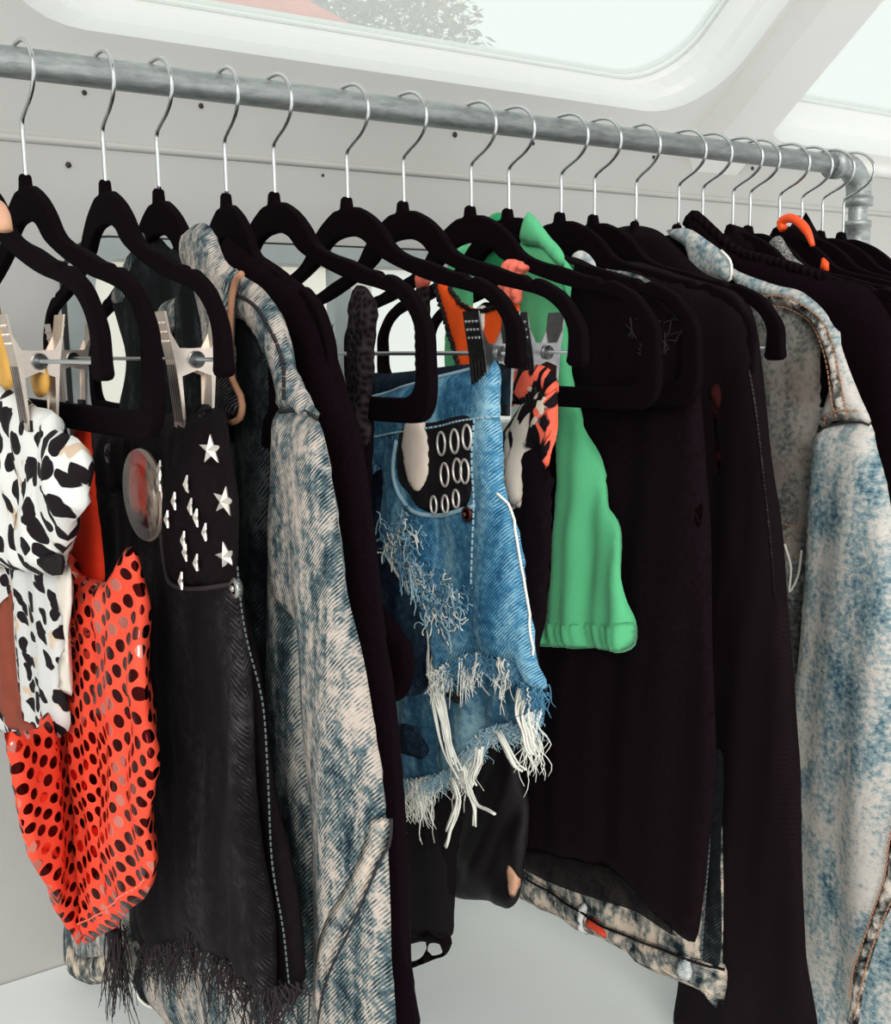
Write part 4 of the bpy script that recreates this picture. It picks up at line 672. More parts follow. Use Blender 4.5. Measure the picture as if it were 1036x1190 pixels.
# raised bead along the wall, screws
m = MB(); m.tube([(X0, WY, .2015 + EYE), (X1, WY, .2015 + EYE)], .0042, 8); m.build('bead', M['paint'], wall)
m = MB(); m.box(((X0 + X1) / 2, WY, -.30 + EYE), (X1 - X0, .004, .012)); m.build('bead', M['paint'], wall, smooth=False)
for sx, sz, sr in ((.32, .25, .0026), (.44, .25, .0028), (.76, .25, .0034), (.88, .25, .0022), (1.09, .25, .0026), (.30, .18, .003), (.58, .19, .0018), (1.23, .25, .003), (1.29, .25, .003)):
    m = MB(); m.sphere((sx, WY - .001, sz + EYE), (sr, sr * .6, sr), 5); m.build('screw', M['screw'], wall)
# sloping side with the two roof windows
SH = .62
P1 = rrect(.268, 1.080, .066, .46, .085); O1 = rrect(.216, 1.138, .047, .50, .10)
P2 = rrect(1.272, 2.3, .078, .46, .05); O2 = rrect(1.262, 2.36, .028, .50, .075)
P0 = rrect(-1.2, .06, .078, .46, .085); O0 = rrect(-1.25, .112, .047, .50, .10)
m = MB(); sheet(m, [(X0, 0), (X1, 0), (X1, SH), (X0, SH)], [O0, O1, O2], lambda x, s, t: sl(x, s, -t), .03)
roof = struct(m.build('wall_slope', M['paint_roof'], smooth=False))
m = MB(); m.tube([(X0, WY, WZ), (X1, WY, WZ)], .012, 10); m.build('cove', M['paint_roof'], roof)
for i, (pp, oo, xa, xb) in enumerate(((P1, O1, .26, 1.1), (P2, O2, 1.265, 2.31), (P0, O0, -1.21, .07))):
    m = MB()
    def ring(a, b, na, nb):
        k = len(a); vs = [sl(p[0], p[1], na) for p in a] + [sl(p[0], p[1], nb) for p in b]
        m.add(vs, [(j, (j + 1) % k, k + (j + 1) % k, k + j) for j in range(k)])
    mid = [(p[0] + (q[0] - p[0]) * .45, p[1] + (q[1] - p[1]) * .45) for p, q in zip(oo, pp)]
    md2 = [(p[0] + (q[0] - p[0]) * .55, p[1] + (q[1] - p[1]) * .55) for p, q in zip(oo, pp)]
    md3 = [(p[0] + (q[0] - p[0]) * .90, p[1] + (q[1] - p[1]) * .90) for p, q in zip(oo, pp)]
    ring(oo, mid, 0, -.008); ring(mid, md2, -.008, -.016); ring(md2, md3, -.016, -.024); ring(md3, pp, -.024, -.034); ring(pp, pp, -.034, -.05)
    wo = struct(m.build(f'window_{(1, 2, 4)[i]}', M['paint_frame'], smooth=False))
    m = MB(); k = len(pp); m.add([sl(p[0], p[1], -.040) for p in pp] + [sl(p[0], p[1], -.043) for p in pp], [tuple(range(k)), tuple(range(2 * k - 1, k - 1, -1))] + [(j, (j + 1) % k, k + (j + 1) % k, k + j) for j in range(k)])
    m.build('pane', M['pane'], wo, smooth=False)
    m = MB(); m.tube([sl(p[0], p[1], -.033) for p in pp + pp[:1]], .0022, 6, False); m.build('seal', M['paint_frame'], wo)
# the rib between the roof windows
m = MB()
prof = [(1.150, 0), (1.163, .018), (1.168, .026), (1.256, .026), (1.262, .018), (1.270, 0)]
vs = [sl(x, s, n_) for s in (-.02, SH) for x, n_ in prof]; k = len(prof)
m.add(vs, [(j, j + 1, k + j + 1, k + j) for j in range(k - 1)] + [tuple(range(k)), tuple(range(2 * k - 1, k - 1, -1))])
struct(m.build('trim_1', M['paint_roof'], smooth=False))
m = MB(); p_ = sl(0, SH); m.box(((X0 + X1) / 2, p_.y - .10, p_.z + .01), (X1 - X0, .24, .02)); struct(m.build('ceiling', M['paint'], smooth=False))
m = MB(); m.box(((X0 + X1) / 2, .1, -.01), (X1 - X0, 2.1, .02)); struct(m.build('floor', M['floor'], smooth=False))
# bench added along the wall to brighten the area under the clothes
m = MB(); m.box(((X0 + X1) / 2, (.662 + WY - .002) / 2, -.65 + EYE - .02), (X1 - X0, WY - .664, .04)); m.box(((X0 + X1) / 2, (.69 + WY - .002) / 2, (-.69 + EYE) / 2), (X1 - X0, WY - .692, -.69 + EYE))
bench = tag(m.build('bench', M['bench'], smooth=False), 'long pale bench added to brighten the wall foot below the hanging clothes', 'bench')

# ------------------------------------------------------------------ outside
m = MB(); m.box((6, 30 + 1.3, -.52), (80, 60, .04)); struct(m.build('ground_1', M['ground'], smooth=False))

def out_tree(name, x, y, h, rad, n, label, group=None, seed=3):
    rnd = random.Random(seed)
    t = bpy.data.objects.new(name, None); C.objects.link(t); t.location = (x, y, -.5); tag(t, label, 'tree', group)
    m = MB(); m.tube([(0, 0, 0), (.05, 0, h * .35), (0, .05, h * .7), (0, 0, h * .95)], [.16, .13, .08, .02], 8)
    for i in range(14):
        a = rnd.uniform(0, 6.28); z0 = h * rnd.uniform(.62, .85); L = rad * rnd.uniform(.6, 1.)
        m.tube([(0, 0, z0), (math.cos(a) * L * .5, math.sin(a) * L * .5, z0 + .25 * L), (math.cos(a) * L, math.sin(a) * L, z0 + .6 * L)], [.05, .03, .008], 5)
    m.build('trunk', M['bark'], t)
    m = MB()
    for i in range(n):
        a = rnd.uniform(0, 6.28); u = rnd.uniform(-1, 1); r = rnd.random() ** .4
        q = math.sqrt(1 - u * u); lump = 1 + .25 * math.sin(3 * a + 2 * u)
        c = Vector((math.cos(a) * q * rad * r * lump, math.sin(a) * q * rad * r * lump, h * .84 + u * h * .17 * r * lump))
        d1 = Vector((rnd.gauss(0, 1), rnd.gauss(0, 1), rnd.gauss(0, 1))).normalized(); d2 = d1.orthogonal().normalized(); s = rnd.uniform(.04, .085)
        m.add([c - d1 * s, c + d2 * s * .5, c + d1 * s, c - d2 * s * .5], [(0, 1, 2, 3)])
    m.build('foliage', M['leaf'], t, smooth=False)
def house():
    t = bpy.data.objects.new('house', None); C.objects.link(t); t.location = (2.78, 8.6, -.5); tag(t, 'house with a terracotta tiled roof outside the roof window', 'house')
    m = MB(); m.box((0, 1.5, 1.95), (3.4, 3., 3.9)); m.build('wall', M['render'], t, smooth=False)
    m = MB(); rows = 22
    a = Vector((-2.4, -.6, 4.36)); b = Vector((1.95, -.6, 4.36)); c = Vector((.9, 1.2, 5.6)); d = Vector((-2.4, 1.2, 5.6))
    for i in range(rows):
        s0, s1 = i / rows, (i + 1) / rows
        P = [a.lerp(b, s0), a.lerp(b, s1), d.lerp(c, s1), d.lerp(c, s0)]; mid0 = (P[0] + P[1]) / 2 + Vector((0, -.04, .06)); mid1 = (P[2] + P[3]) / 2 + Vector((0, -.04, .06))
        m.add([P[0], mid0, P[1], P[2], mid1, P[3]], [(0, 1, 4, 5), (1, 2, 3, 4)])
    m.add([a, b, c, d, a - Vector((0, 0, .12)), b - Vector((0, 0, .12))], [(4, 5, 1, 0)])
    m.build('tiled_roof', M['tile'], t, smooth=False)
house()
out_tree('leafy_tree', 6.12, 11, 6.15, 1.6, 8000, 'washed-out leafy tree outside the roof window, right of the tiled roof', seed=3)
def shrub(x, y, seed):
    rnd = random.Random(seed); t = bpy.data.objects.new('bare_shrub', None); C.objects.link(t); t.location = (x, y, -.5); tag(t, 'bare twiggy shrub outside the low window', 'shrub')
    m = MB()
    for i in range(26):
        a = rnd.uniform(0, 6.28); L_ = rnd.uniform(.8, 1.7); p0 = Vector((rnd.uniform(-.1, .1), rnd.uniform(-.1, .1), 0)); d = Vector((math.cos(a) * .35, math.sin(a) * .35, 1))
        pts = [p0 + d * L_ * q / 5 + Vector((rnd.gauss(0, .03), rnd.gauss(0, .03), 0)) * q for q in range(6)]
        m.tube(pts, [.012 * (1 - q / 6) + .002 for q in range(6)], 5)
    m.build('twigs', M['bark'], t)
shrub(2.78, 4.2, 4)

# ------------------------------------------------------------------ pipe rail
rail = bpy.data.objects.new('clothes_rail', None); C.objects.link(rail); rail.location = (1.1295, RY, 0); tag(rail, 'galvanised steel pipe clothes rail with an elbow fitting running along the wall', 'clothes rail')
L = lambda x, z: (x - 1.1295, 0, z)
PR = .0107
m = MB(); m.tube([L(-.7, RZ), L(1.092, RZ)], PR, 24); m.build('pipe', M['galv'], rail)
m = MB(); cxe, cze, re = 1.1295 - .030, RZ - .030, .030
m.tube([L(1.078, RZ), L(1.088, RZ)], .0165, 20)
m.tube([L(1.086, RZ)] + [L(cxe + re * math.sin(a), cze + re * math.cos(a)) for a in [math.pi / 2 * i / 10 for i in range(11)]] + [L(1.1295, RZ - .036)], .0142, 20)
m.tube([L(1.1295, RZ - .034), L(1.1295, RZ - .044)], .0168, 20); m.build('elbow', M['galv'], rail)
m = MB(); m.lathe([(RZ - .044 - i * .0011, .0104 if i % 2 else .0112) for i in range(17)], (0, 0, 0), 'Z', 20); m.build('threaded_nipple', M['galv'], rail)
m = MB(); m.lathe([(RZ - .061, .014), (RZ - .0615, .0160), (RZ - .067, .0162), (RZ - .0675, .0150), (RZ - .10, .0150), (RZ - .1005, .0162), (RZ - .107, .0160), (RZ - .1075, .012)], (0, 0, 0), 'Z', 24); m.build('coupling', M['galv'], rail)
m = MB(); m.lathe([(RZ - .107, PR), (.801, PR)], (0, 0, 0), 'Z', 20); m.build('upright', M['galv'], rail)
m = MB(); m.lathe([(.801, .034), (.806, .034), (.808, .016), (.826, .015)], (0, 0, 0), 'Z', 24); m.build('flange', M['galv'], rail)

# ------------------------------------------------------------------ hangers
OUT = [(.0045, -.0755), (.0065, -.0835), (.019, -.0850), (.043, -.0945), (.0615, -.1065), (.078, -.1210), (.098, -.1295), (.131, -.1375), (.159, -.1455), (.1735, -.1482), (.181, -.1528), (.188, -.1510), (.2016, -.1556), (.2175, -.1634), (.230, -.1748), (.2394, -.1880), (.2412, -.2060)]
INN = [(.224, -.2060), (.224, -.1880), (.2135, -.1745), (.193, -.1640), (.135, -.1520), (.098, -.1420), (.066, -.1315), (.047, -.1235), (.032, -.1133), (.014, -.1082)]
TIP = [(.2425, -.2110), (.239, -.2140), (.226, -.2140), (.2225, -.2105)]
BARO = [(.2420, -.2250), (.2385, -.2385), (.2290, -.2465), (.2100, -.2490), (.10, -.2500), (0, -.2503)]
BARI = [(.2240, -.2180), (.2200, -.2270), (.2080, -.2320), (.10, -.2330), (0, -.2333)]
def mir(a): return [(-u, v) for u, v in reversed(a)]
HOOKP = [(.0025, -.0795), (.0026, -.055), (.003, -.0400), (.012, -.0345), (.026, -.0290), (.0365, -.0215), (.0405, -.0125), (.0385, -.0030), (.0300, .0060), (.0185, .0112), (.0050, .0126), (-.0070, .0118), (-.0165, .0070), (-.0185, .0050)]
def hook(parent):
    P = spline(HOOKP, .003, False); m = MB(); m.tube([(0, -p[0], p[1]) for p in P], .0016, 8)
    return m.build('hook', M['wire'], parent)
def make_clip(parent, y, mat, zz=-.2045):
    m = MB(); dark = mat
    for sgn in (-1, 1):
        prof = [(.0180, .029), (.0160, .016), (.0130, .000), (.0112, -.018), (.0096, -.036), (.0096, -.043)]
        W = .0095; vs = []
        for x, z in prof: vs += [(sgn * x, y - W, z + zz), (sgn * x, y + W, z + zz), (sgn * (x - .0012), y - W, z + zz), (sgn * (x - .0012), y + W, z + zz)]
        k = len(prof); fs = []
        for i in range(k - 1):
            a, b = i * 4, i * 4 + 4
            fs += [(a, a + 1, b + 1, b), (a + 2, b + 2, b + 3, a + 3), (a, b, b + 2, a + 2), (a + 1, a + 3, b + 3, b + 1)]
        fs += [(0, 2, 3, 1), (k * 4 - 4, k * 4 - 3, k * 4 - 1, k * 4 - 2)]
        m.add(vs, fs)
        for j in range(4):      # grip dots on the finger pad
            for q in range(3): m.sphere((sgn * (.0153 + .0012 * q), y - .0062 + j * .0041, zz + .011 + q * .0055), .0011, 4)
        for ys in (-W, W):      # side cheeks carrying the pivot
            yy = y + ys
            pts = [(sgn * .0150, zz + .012), (sgn * .0118, zz + .0025), (0, zz + .006), (0, zz - .006), (sgn * .0108, zz - .006), (sgn * .0066, zz - .030), (sgn * .0104, zz - .005)]
            poly = [(sgn * .0160, zz + .018), (sgn * .010, zz + .007), (0, zz + .0065), (0, zz - .0065), (sgn * .0092, zz - .010), (sgn * .0082, zz - .036), (sgn * .0094, zz - .036), (sgn * .0128, zz + .0)]
            a = [(p[0], yy - .0005, p[1]) for p in poly]; b = [(p[0], yy + .0005, p[1]) for p in poly]; n = len(poly)
            m.add(a + b, [tuple(range(n)), tuple(range(2 * n - 1, n - 1, -1))] + [(i, (i + 1) % n, n + (i + 1) % n, n + i) for i in range(n)])
    o = m.build('clip', mat, parent, smooth=False)
    m = MB()
    for sgn in (-1, 1):
        for j in range(4):
            ya, yb = y - .0078 + j * .0042, y - .0078 + j * .0042 + .0024
            P = [(.0134, -.003), (.0116, -.018), (.0100, -.038)]
            m.add([(sgn * a, q, zz + b) for a, b in P for q in (ya, yb)], [(0, 1, 3, 2), (2, 3, 5, 4)])
    m.build('groove', M['groove'], o, smooth=False)
    m = MB(); m.lathe([(y - .0125, .0048), (y - .0115, .0054), (y - .0100, .0054)], (0, 0, zz), 'Y', 14); m.lathe([(y - .009, .0036), (y + .009, .0036)], (0, 0, zz), 'Y', 12)
    m.build('spring', M['rod'], o)
    m = MB()
    for sgn in (-1, 1): m.box((sgn * .0072, y, zz - .040), (.003, .0185, .007))
    m.build('rubber_pad', M['rubber'], o, smooth=False)
    return o
def body_mesh(kind):
    if kind == 'clip': outer = OUT + TIP + INN; loops = [outer + mir(outer)]
    else:
        loops = [OUT + BARO + mir(OUT + BARO[:-1]), [(u, v) for u, v in INN] + mir(INN) ]
        hole = BARI[::-1] + INN; hole = hole + mir(hole[1:])
        loops[1] = hole
    return [[(-u, v) for u, v in L_] for L_ in loops]
HL = {
 0: ('black velvet clip hanger at the far left edge holding the patched white and black top', 'clip'),
 1: ('black velvet hanger under the leftmost visible hook, carrying the red dotted top', 'bar'),
 2: ('black velvet clip hanger with two silver clips holding the studded black denim shorts', 'clip'),
 3: ('black velvet hanger inside the collar of the acid-wash jacket with the tan-piped collar', 'bar'),
 4: ('black velvet hanger carrying the long plain black cardigan right of the acid-wash sleeve', 'bar'),
 5: ('black velvet hanger with a black lace strap looped over its near arm', 'bar'),
 6: ('black velvet clip hanger holding the ripped blue denim shorts', 'clip'),
 7: ('black velvet clip hanger holding the tiger-striped and coral printed top', 'clip'),
 8: ('black velvet hanger with a coral ruffled strap around its near arm', 'bar'),
 9: ('black velvet hanger carrying the mint green jacket', 'bar'),
 10: ('black velvet hanger just right of the green collar, carrying the long black mesh dress', 'bar'),
 11: ('bare-armed black velvet hanger whose blunt near tip lies over the speckled denim jacket', 'clip'),
 12: ('black velvet hanger just left of the speckled denim collar', 'bar'),
 13: ('black velvet hanger inside the collar of the speckled acid-wash jacket at right', 'bar'),
 14: ('black velvet hanger hidden inside the ribbed-neck black cardigan', 'bar'),
 15: ('black velvet hanger right of the ribbed black neckband, left one of a close pair', 'bar'),
 16: ('black velvet hanger carrying the grey glitter strap', 'bar'),
 17: ('black velvet hanger with a neon orange strap hooked over its neck', 'bar'),
 18: ('black velvet hanger behind the neon orange strap with a pointed black collar', 'bar'),
 19: ('black velvet hanger next to last before the pipe elbow', 'bar'),
 20: ('black velvet hanger at the right end of the rail, against the pipe elbow', 'bar')}
protos = {}
for h in range(21):
    lab, kind = HL[h]
    t = thing('clothes_hanger', h, lab, 'hanger', 'black velvet hangers on the pipe rail')
    if kind not in protos:
        Ls = body_mesh(kind)
        Ls = [spline(L_, .004) for L_ in Ls]
        mb = MB(); sheet(mb, [tuple(v) for v in Ls[0]], [[tuple(v) for v in L_] for L_ in Ls[1:]], lambda y, z, q: Vector((q - .0038, y, z)), .0076)
        fr = mb.build('frame', M['velvet'], t, smooth=False)
        bv = fr.modifiers.new('rounded', 'BEVEL'); bv.width = .0028; bv.segments = 3; bv.limit_method = 'ANGLE'; bv.angle_limit = math.radians(50)
        hk = hook(t); parts = [fr, hk]
        if kind == 'clip':
            m = MB(); m.tube([(0, -.232, -.2045), (0, .232, -.2045)], .0013, 8); parts.append(m.build('rod', M['rod'], t))
        protos[kind] = parts
    else:
        for q in protos[kind]:
            c = q.copy(); c.parent = t; C.objects.link(c)
            if q.name.startswith('frame') and h in (3, 4, 13, 14, 12): c.scale = (1, .70 if h == 12 else .86, 1.05)   # narrower, softer shoulders
    if kind == 'clip' and h != 11:
        mt = M['clip'] if h in (0, 2) else M['clip_dark']
        y = SHAPES[f'clip{h}'][1][0][0]; make_clip(t, y, mt)
        make_clip(t, SHAPES['clip2far'][1][0][0] if h == 2 else -y * .95, mt)

# ------------------------------------------------------------------ garments
# patched white top, far left
t = thing('printed_blouse', 0, 'white crop top with black cow-like patches clipped at the far left', 'top')
p = Panel('bodice', 'leo_top', M['cow'], t, (.010, .008), .02, addf(folds(.005, 16, 1.), crumple(.003, 70)), ds=.006)
q = Panel('tail', 'leo_tail', M['cow_in'], t, (.006, .006), .02, folds(.004, 18, 2.), ds=.006)
Panel('lining', 'leo_brown', M['rust'], t, (.002, .001), .006, ds=.005, host=q, label='rust brown lining edge')
tg = Panel('care_label', 'leo_tag', M['white_tag'], t, (.002, .001), .004, ds=.005, host=q, label='long cream care label')
m = MB()
rnd = random.Random(5); ox, oy, _ = SHAPES['leo_tag'][0]; cy = np.array(SHAPES['leo_tag'][1])
for i in range(16):
    zz = cy[:, 1].max() - .018 - i * .0042; yy = cy[:, 0].mean() + rnd.uniform(-.003, .003)
    if zz < cy[:, 1].min() + .03: break
    P = np.array([[yy, zz]]); x = tg.front(P, oy)[0] - .0006
    m.box((x, yy + oy, zz), (.0006, rnd.uniform(.003, .008), .0012))
m.build('print', M['print_ink'], tg.o, smooth=False)
Panel('brand_tab', 'leo_label', M['print_ink'], t, (.002, .001), .003, ds=.004, host=p, label='small black woven tab')
Panel('strap', 'leo_strap', M['tan_leather'], t, (.003, .003), .006, ds=.006, label='tan leather strap')
Panel('strap', 'leo_strap_b', M['tan_leather'], t, (.003, .003), .006, ds=.006, label='tan leather strap')
(ox, oy, _), pts = SHAPES['leo_loop']; m = MB(); m.tube([(ox, a + oy, b) for a, b in spline(pts, .004, False)], .0045, 10); m.build('strap_loop', M['tan_pale'], t, label='peach tan strap loop')

# red foil-dot top
t = thing('dotted_bodysuit', 1, 'orange-red sleeveless top covered in shiny dark foil dots', 'top')
p = Panel('front', 'red_front', M['dots'], t, (.008, .008), .03, addf(folds(.005, 14, 2.), crumple(.002, 60)), ds=.006)
Panel('lining', 'red_lining', M['red_plain'], t, (.003, .003), .012, folds(.003, 10, 1.), ds=.006, label='plain orange-red inside and shoulder strap')
Panel('back', 'red_back', M['dots'], t, (.010, .006), .03, folds(.005, 12, .5), ds=.006)
stitches('hem_stitching', p, 'red_hem', M['coral'], t)

# studded black denim shorts
t = thing('denim_shorts', 2, 'black denim cut-off shorts with star studs and a round pin badge', 'shorts')
p = Panel('front', 'bs_front', M['black_denim'], t, (.010, .008), .025, addf(folds(.004, 9, 3.), crumple(.002, 40)), ds=.006)
Panel('side_panel', 'bs_side', M['black_denim_dark'], t, (.006, .006), .02, ds=.007)
pk = Panel('pocket', 'bs_pocket', M['black_denim_dark'], t, (.0015, .001), .006, ds=.006, host=p)
piping('pocket_edge', p, 'bs_pocket_rim', M['black_thread'], t, .0016)
stitches('side_seam', p, 'bs_seam', M['grey_thread'], t, .0030, .0009, .0006)
Panel('belt_loop', 'bs_loop', M['black_denim'], t, (.002, .001), .003, ds=.005, host=p)
Panel('waist_tab', 'bs_band', M['black_denim_dark'], t, (.002, .001), .004, ds=.006, host=p)
def disc(m, c, r, d=.002):
    m.lathe([(c[0] - d, r * .55), (c[0] - d, r * .9), (c[0] - d * .4, r), (c[0] + d, r * .95)], (0, c[1], c[2]), 'X', 18)
for i, (r, mt) in enumerate(((.0062, 'pewter'), (.0075, 'dull'))):
    (ox, oy, _), pts = SHAPES['bs_rivets']; a, b = pts[i]; x = p.front(np.array([[a, b]]), oy)[0] - .001
    m = MB(); disc(m, (x, a + oy, b), r); m.sphere((x - .002, a + oy, b), (.002, r * .35, r * .35), 5); m.build('rivet', M[mt], t)
def star(c, r, rot=0., turn=0.):
    """five-pointed raised stud, turned about the vertical towards its near side"""
    m = MB(); ca, sa = math.cos(turn), math.sin(turn)
    def P(a, q, h): return (c[0] - h * ca - q * math.cos(a) * sa, c[1] + q * math.cos(a) * ca - h * sa, c[2] + q * math.sin(a))
    vs = [P(0, 0, r * .4)] + [P(rot + math.pi / 2 + k * math.pi / 5, r if k % 2 == 0 else r * .40, 0) for k in range(10)] + [P(rot + math.pi / 2 + k * math.pi / 5, r if k % 2 == 0 else r * .40, -.001) for k in range(10)]
    m.add(vs, [(0, 1 + k, 1 + (k + 1) % 10) for k in range(10)] + [(1 + k, 11 + k, 11 + (k + 1) % 10, 1 + (k + 1) % 10) for k in range(10)] + [tuple(range(20, 10, -1))])
    return m
for key, r, sq in (('bs_stars', .0092, .5), ('bs_studs', .0058, -.42)):
    (ox, oy, _), pts = SHAPES[key]
    for i, (a, b) in enumerate(pts):
        x = p.front(np.array([[a, b]]), oy)[0] - .004
        star((x, a + oy, b), r, .25 * math.sin(i * 2.3), sq).build('star_stud', M['silver'], t, smooth=False)
(ox, oy, _), pts = SHAPES['bs_badge']; a, b = pts[0]
by = max(abs(pts[3][0] - a), abs(pts[4][0] - a)); bz = (pts[1][1] - pts[2][1]) / 2
x = p.front(np.array([[a, b]]), oy)[0]
bt = MB(); bt.lathe([(-.003, bz * .9), (-.0022, bz * .985), (.0, bz), (.002, bz * .97)], (0, 0, 0), 'X', 40)
bo = bt.build('pin_badge', M['badge_rim'], t, (x - .004, a + oy, b)); bo.scale = (1, by / bz * 1.05, 1)
bt = MB(); bt.lathe([(-.0046, .0001), (-.0045, bz * .5), (-.0034, bz * .965)], (0, 0, 0), 'X', 40); bt.build('badge_face', M['badge'], bo)
(ox, oy, _), pts = SHAPES['bs_fringe']; fp = spline(pts, .006, False) + np.array([[oy, 0]])
fringe('hem_fringe', fp, M['black_thread'], t, 420, .008, .045, .0007, 4, .007, .25, -.002)
(ox, oy, _), pts = SHAPES['bs_fringe_a']; fringe('hem_fringe', spline(pts, .004, False) + np.array([[oy, 0]]), M['black_thread'], t, 60, .04, .075, .0008, 6, .005, .2, -.024)

# acid-wash jacket with tan-piped collar
t = thing('denim_jacket', 3, 'coarse acid-wash denim jacket with a tan-piped collar and long pale sleeve', 'jacket')
p = Panel('body', 'ja_body', M['acid_a_dark'], t, (.010, .012), .03, folds(.004, 8, 1.), ds=.008, label='front panel darkened as if in the sleeve shade')  # dark denim colour paints the shade beside the sleeve
piping('front_edge', p, 'ja_front_edge', M['cream_thread'], t, .0015)
q = Panel('front_flap', 'ja_hem', M['acid_a'], t, (.006, .006), .012, ds=.007, label='front hem corner hanging open at left')
Panel('hem_band', 'ja_hem_band', M['acid_b'], t, (.003, .001), .006, ds=.006, host=q)
Panel('collar_far', 'ja_collar_far', M['acid_a'], t, (.004, .004), .008, ds=.005, label='far collar leaf')
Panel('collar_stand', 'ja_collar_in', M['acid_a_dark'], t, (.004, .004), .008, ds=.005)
Panel('far_shoulder', 'ja_far_light', M['acid_a_panel'], t, (.005, .005), .012, ds=.006)
c = Panel('collar', 'ja_collar', M['acid_a'], t, (.008, .006), .016, ds=.005, label='near collar leaf, pale at the top')
Panel('collar_underside', 'ja_collar_low', M['denim_grey'], t, (.0015, .001), .005, ds=.005, host=c, label='grey collar tip')
piping('collar_piping', c, 'ja_collar_pipe', M['tan_thread'], t, .0022, .0035)
y_ = Panel('shoulder_yoke', 'ja_yoke', M['acid_a'], t, (.008, .008), .02, ds=.006)
stitches('yoke_seam', y_, 'ja_yoke_seam', M['black_thread'], t, .006, .0012, .0012)
Panel('sleeve_underside', 'ja_under', M['acid_a_panel'], t, (.010, .012), .03, folds(.003, 9, 2.), ds=.008)  # mid tone paints the shade where the sleeve turns away
Panel('lower_front', 'ja_lower', M['acid_a'], t, (.003, .001), .008, ds=.007, host=p, label='lower front in the unshaded denim colour')  # same cloth as the body, without its painted shade
s_ = Panel('sleeve', 'ja_sleeve', M['acid_a'], t, (.012, .008), .05, folds(.004, 10, 2.), ds=.007)
piping('armhole_seam', s_, 'ja_cap_seam', M['seal'], t, .0012)
Panel('sleeve_placket', 'ja_placket', M['acid_a_pale'], t, (.0012, .001), .006, ds=.006, host=s_)
piping('placket_shadow_line', s_, 'ja_placket_edge', M['seal'], t, .0009, .0)  # dark tube draws the shadow line beside the placket

# long black cardigan
t = thing('long_cardigan', 4, 'long plain black cardigan hanging straight right of the acid-wash sleeve', 'cardigan')
Panel('body', 'lb', M['black_soft'], t, (.012, .012), .03, folds(.005, 9, 4.), ds=.009)

# lace top
t = thing('lace_camisole', 5, 'black lace camisole with a wide strap over the hanger left of the blue shorts', 'top')
Panel('body', 'lace_body', M['black_soft'], t, (.008, .008), .02, folds(.004, 14, 1.), ds=.007)
Panel('strap', 'lace_strap', M['lace'], t, (.006, .005), .010, crumple(.0015, 160), ds=.005)

# ripped blue shorts
t = thing('denim_shorts', 6, 'ripped mid-blue denim cut-off shorts with long cream frayed threads', 'shorts')
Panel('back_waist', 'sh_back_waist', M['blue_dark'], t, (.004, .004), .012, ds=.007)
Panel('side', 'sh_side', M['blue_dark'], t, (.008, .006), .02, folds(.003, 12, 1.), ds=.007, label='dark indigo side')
lg = Panel('back_leg', 'sh_leg', M['blue_faded'], t, (.008, .006), .02, addf(folds(.005, 14, 2.), crumple(.002, 60)), ds=.006)
Panel('worn_hole', 'sh_leg_hole', M['blue_dark'], t, (.0015, .001), .004, ds=.005, host=lg, label='dark worn hole in the leg')
p = Panel('front', 'sh_front', M['blue'], t, (.010, .008), .022, addf(folds(.004, 10, .3), crumple(.0018, 50)), ds=.006)
Panel('pocket_cloth', 'sh_patch', M['stud_patch'], t, (.0012, .001), .005, ds=.006, host=p, label='black eyelet cloth showing in the pocket')
Panel('pocket_bag', 'sh_tongue', M['cream'], t, (.003, .001), .007, ds=.005, host=p, label='cream tongue of pocket cotton')
(ox, oy, _), pts = SHAPES['sh_rings']
for i, (a, b) in enumerate(pts):
    x = p.front(np.array([[a, b]]), oy)[0] - .003; m = MB(); r = .0085 if i < 6 else .0065
    P = [(x - .0004, a + oy + r * .62 * math.cos(q * math.pi / 9), b + r * math.sin(q * math.pi / 9)) for q in range(19)]
    m.tube(P, .0010, 6, False); m.build('eyelet_ring', M['silver'], t)
stitches('fly_seam', p, 'sh_fly', M['pale_blue_thread'], t, .004, .001, .001)
stitches('waist_seam', p, 'sh_waist_seam', M['pale_blue_thread'], t, .004, .001, .001)
piping('pocket_edge', p, 'sh_pocket_rim', M['pale_blue_thread'], t, .0018)
piping('outer_seam', p, 'sh_outseam', M['cream_thread'], t, .0010)
piping('waist_edge', p, 'sh_waist_edge', M['pale_blue_thread'], t, .0014)
(ox, oy, _), pts = SHAPES['sh_rivet']; a, b = pts[0]; x = p.front(np.array([[a, b]]), oy)[0] - .001
m = MB(); disc(m, (x, a + oy, b), .006); m.sphere((x - .003, a + oy, b), .002, 5); m.build('rivet', M['copper'], t)
Panel('inner_label', 'sh_label', M['denim_grey'], t, (.002, .002), .004, ds=.005, label='grey inner pocket corner')
(ox, oy, _), pts = SHAPES['sh_hem']; hp = spline(pts, .005, False) + np.array([[oy, 0]])
fringe('hem_fringe', hp, M['blue_thread'], t, 520, .005, .017, .0005, 11, .006, .5, -.006)
fringe('hem_fringe', hp, M['cream_thread'], t, 190, .010, .028, .00055, 12, .006, .5, -.008, clump=7)
(ox, oy, _), pts = SHAPES['sh_leg_hem']; hp = spline(pts, .005, False) + np.array([[oy, 0]])
fringe('leg_fringe', hp, M['pale_blue_thread'], t, 520, .005, .017, .0005, 13, .008, .5, .018)
fringe('leg_fringe', hp, M['cream_thread'], t, 460, .014, .036, .00058, 14, .007, .4, .018, clump=9)
(ox, oy, _), pts = SHAPES['sh_tear']; rnd = random.Random(3); P = spline(pts, .004, False)
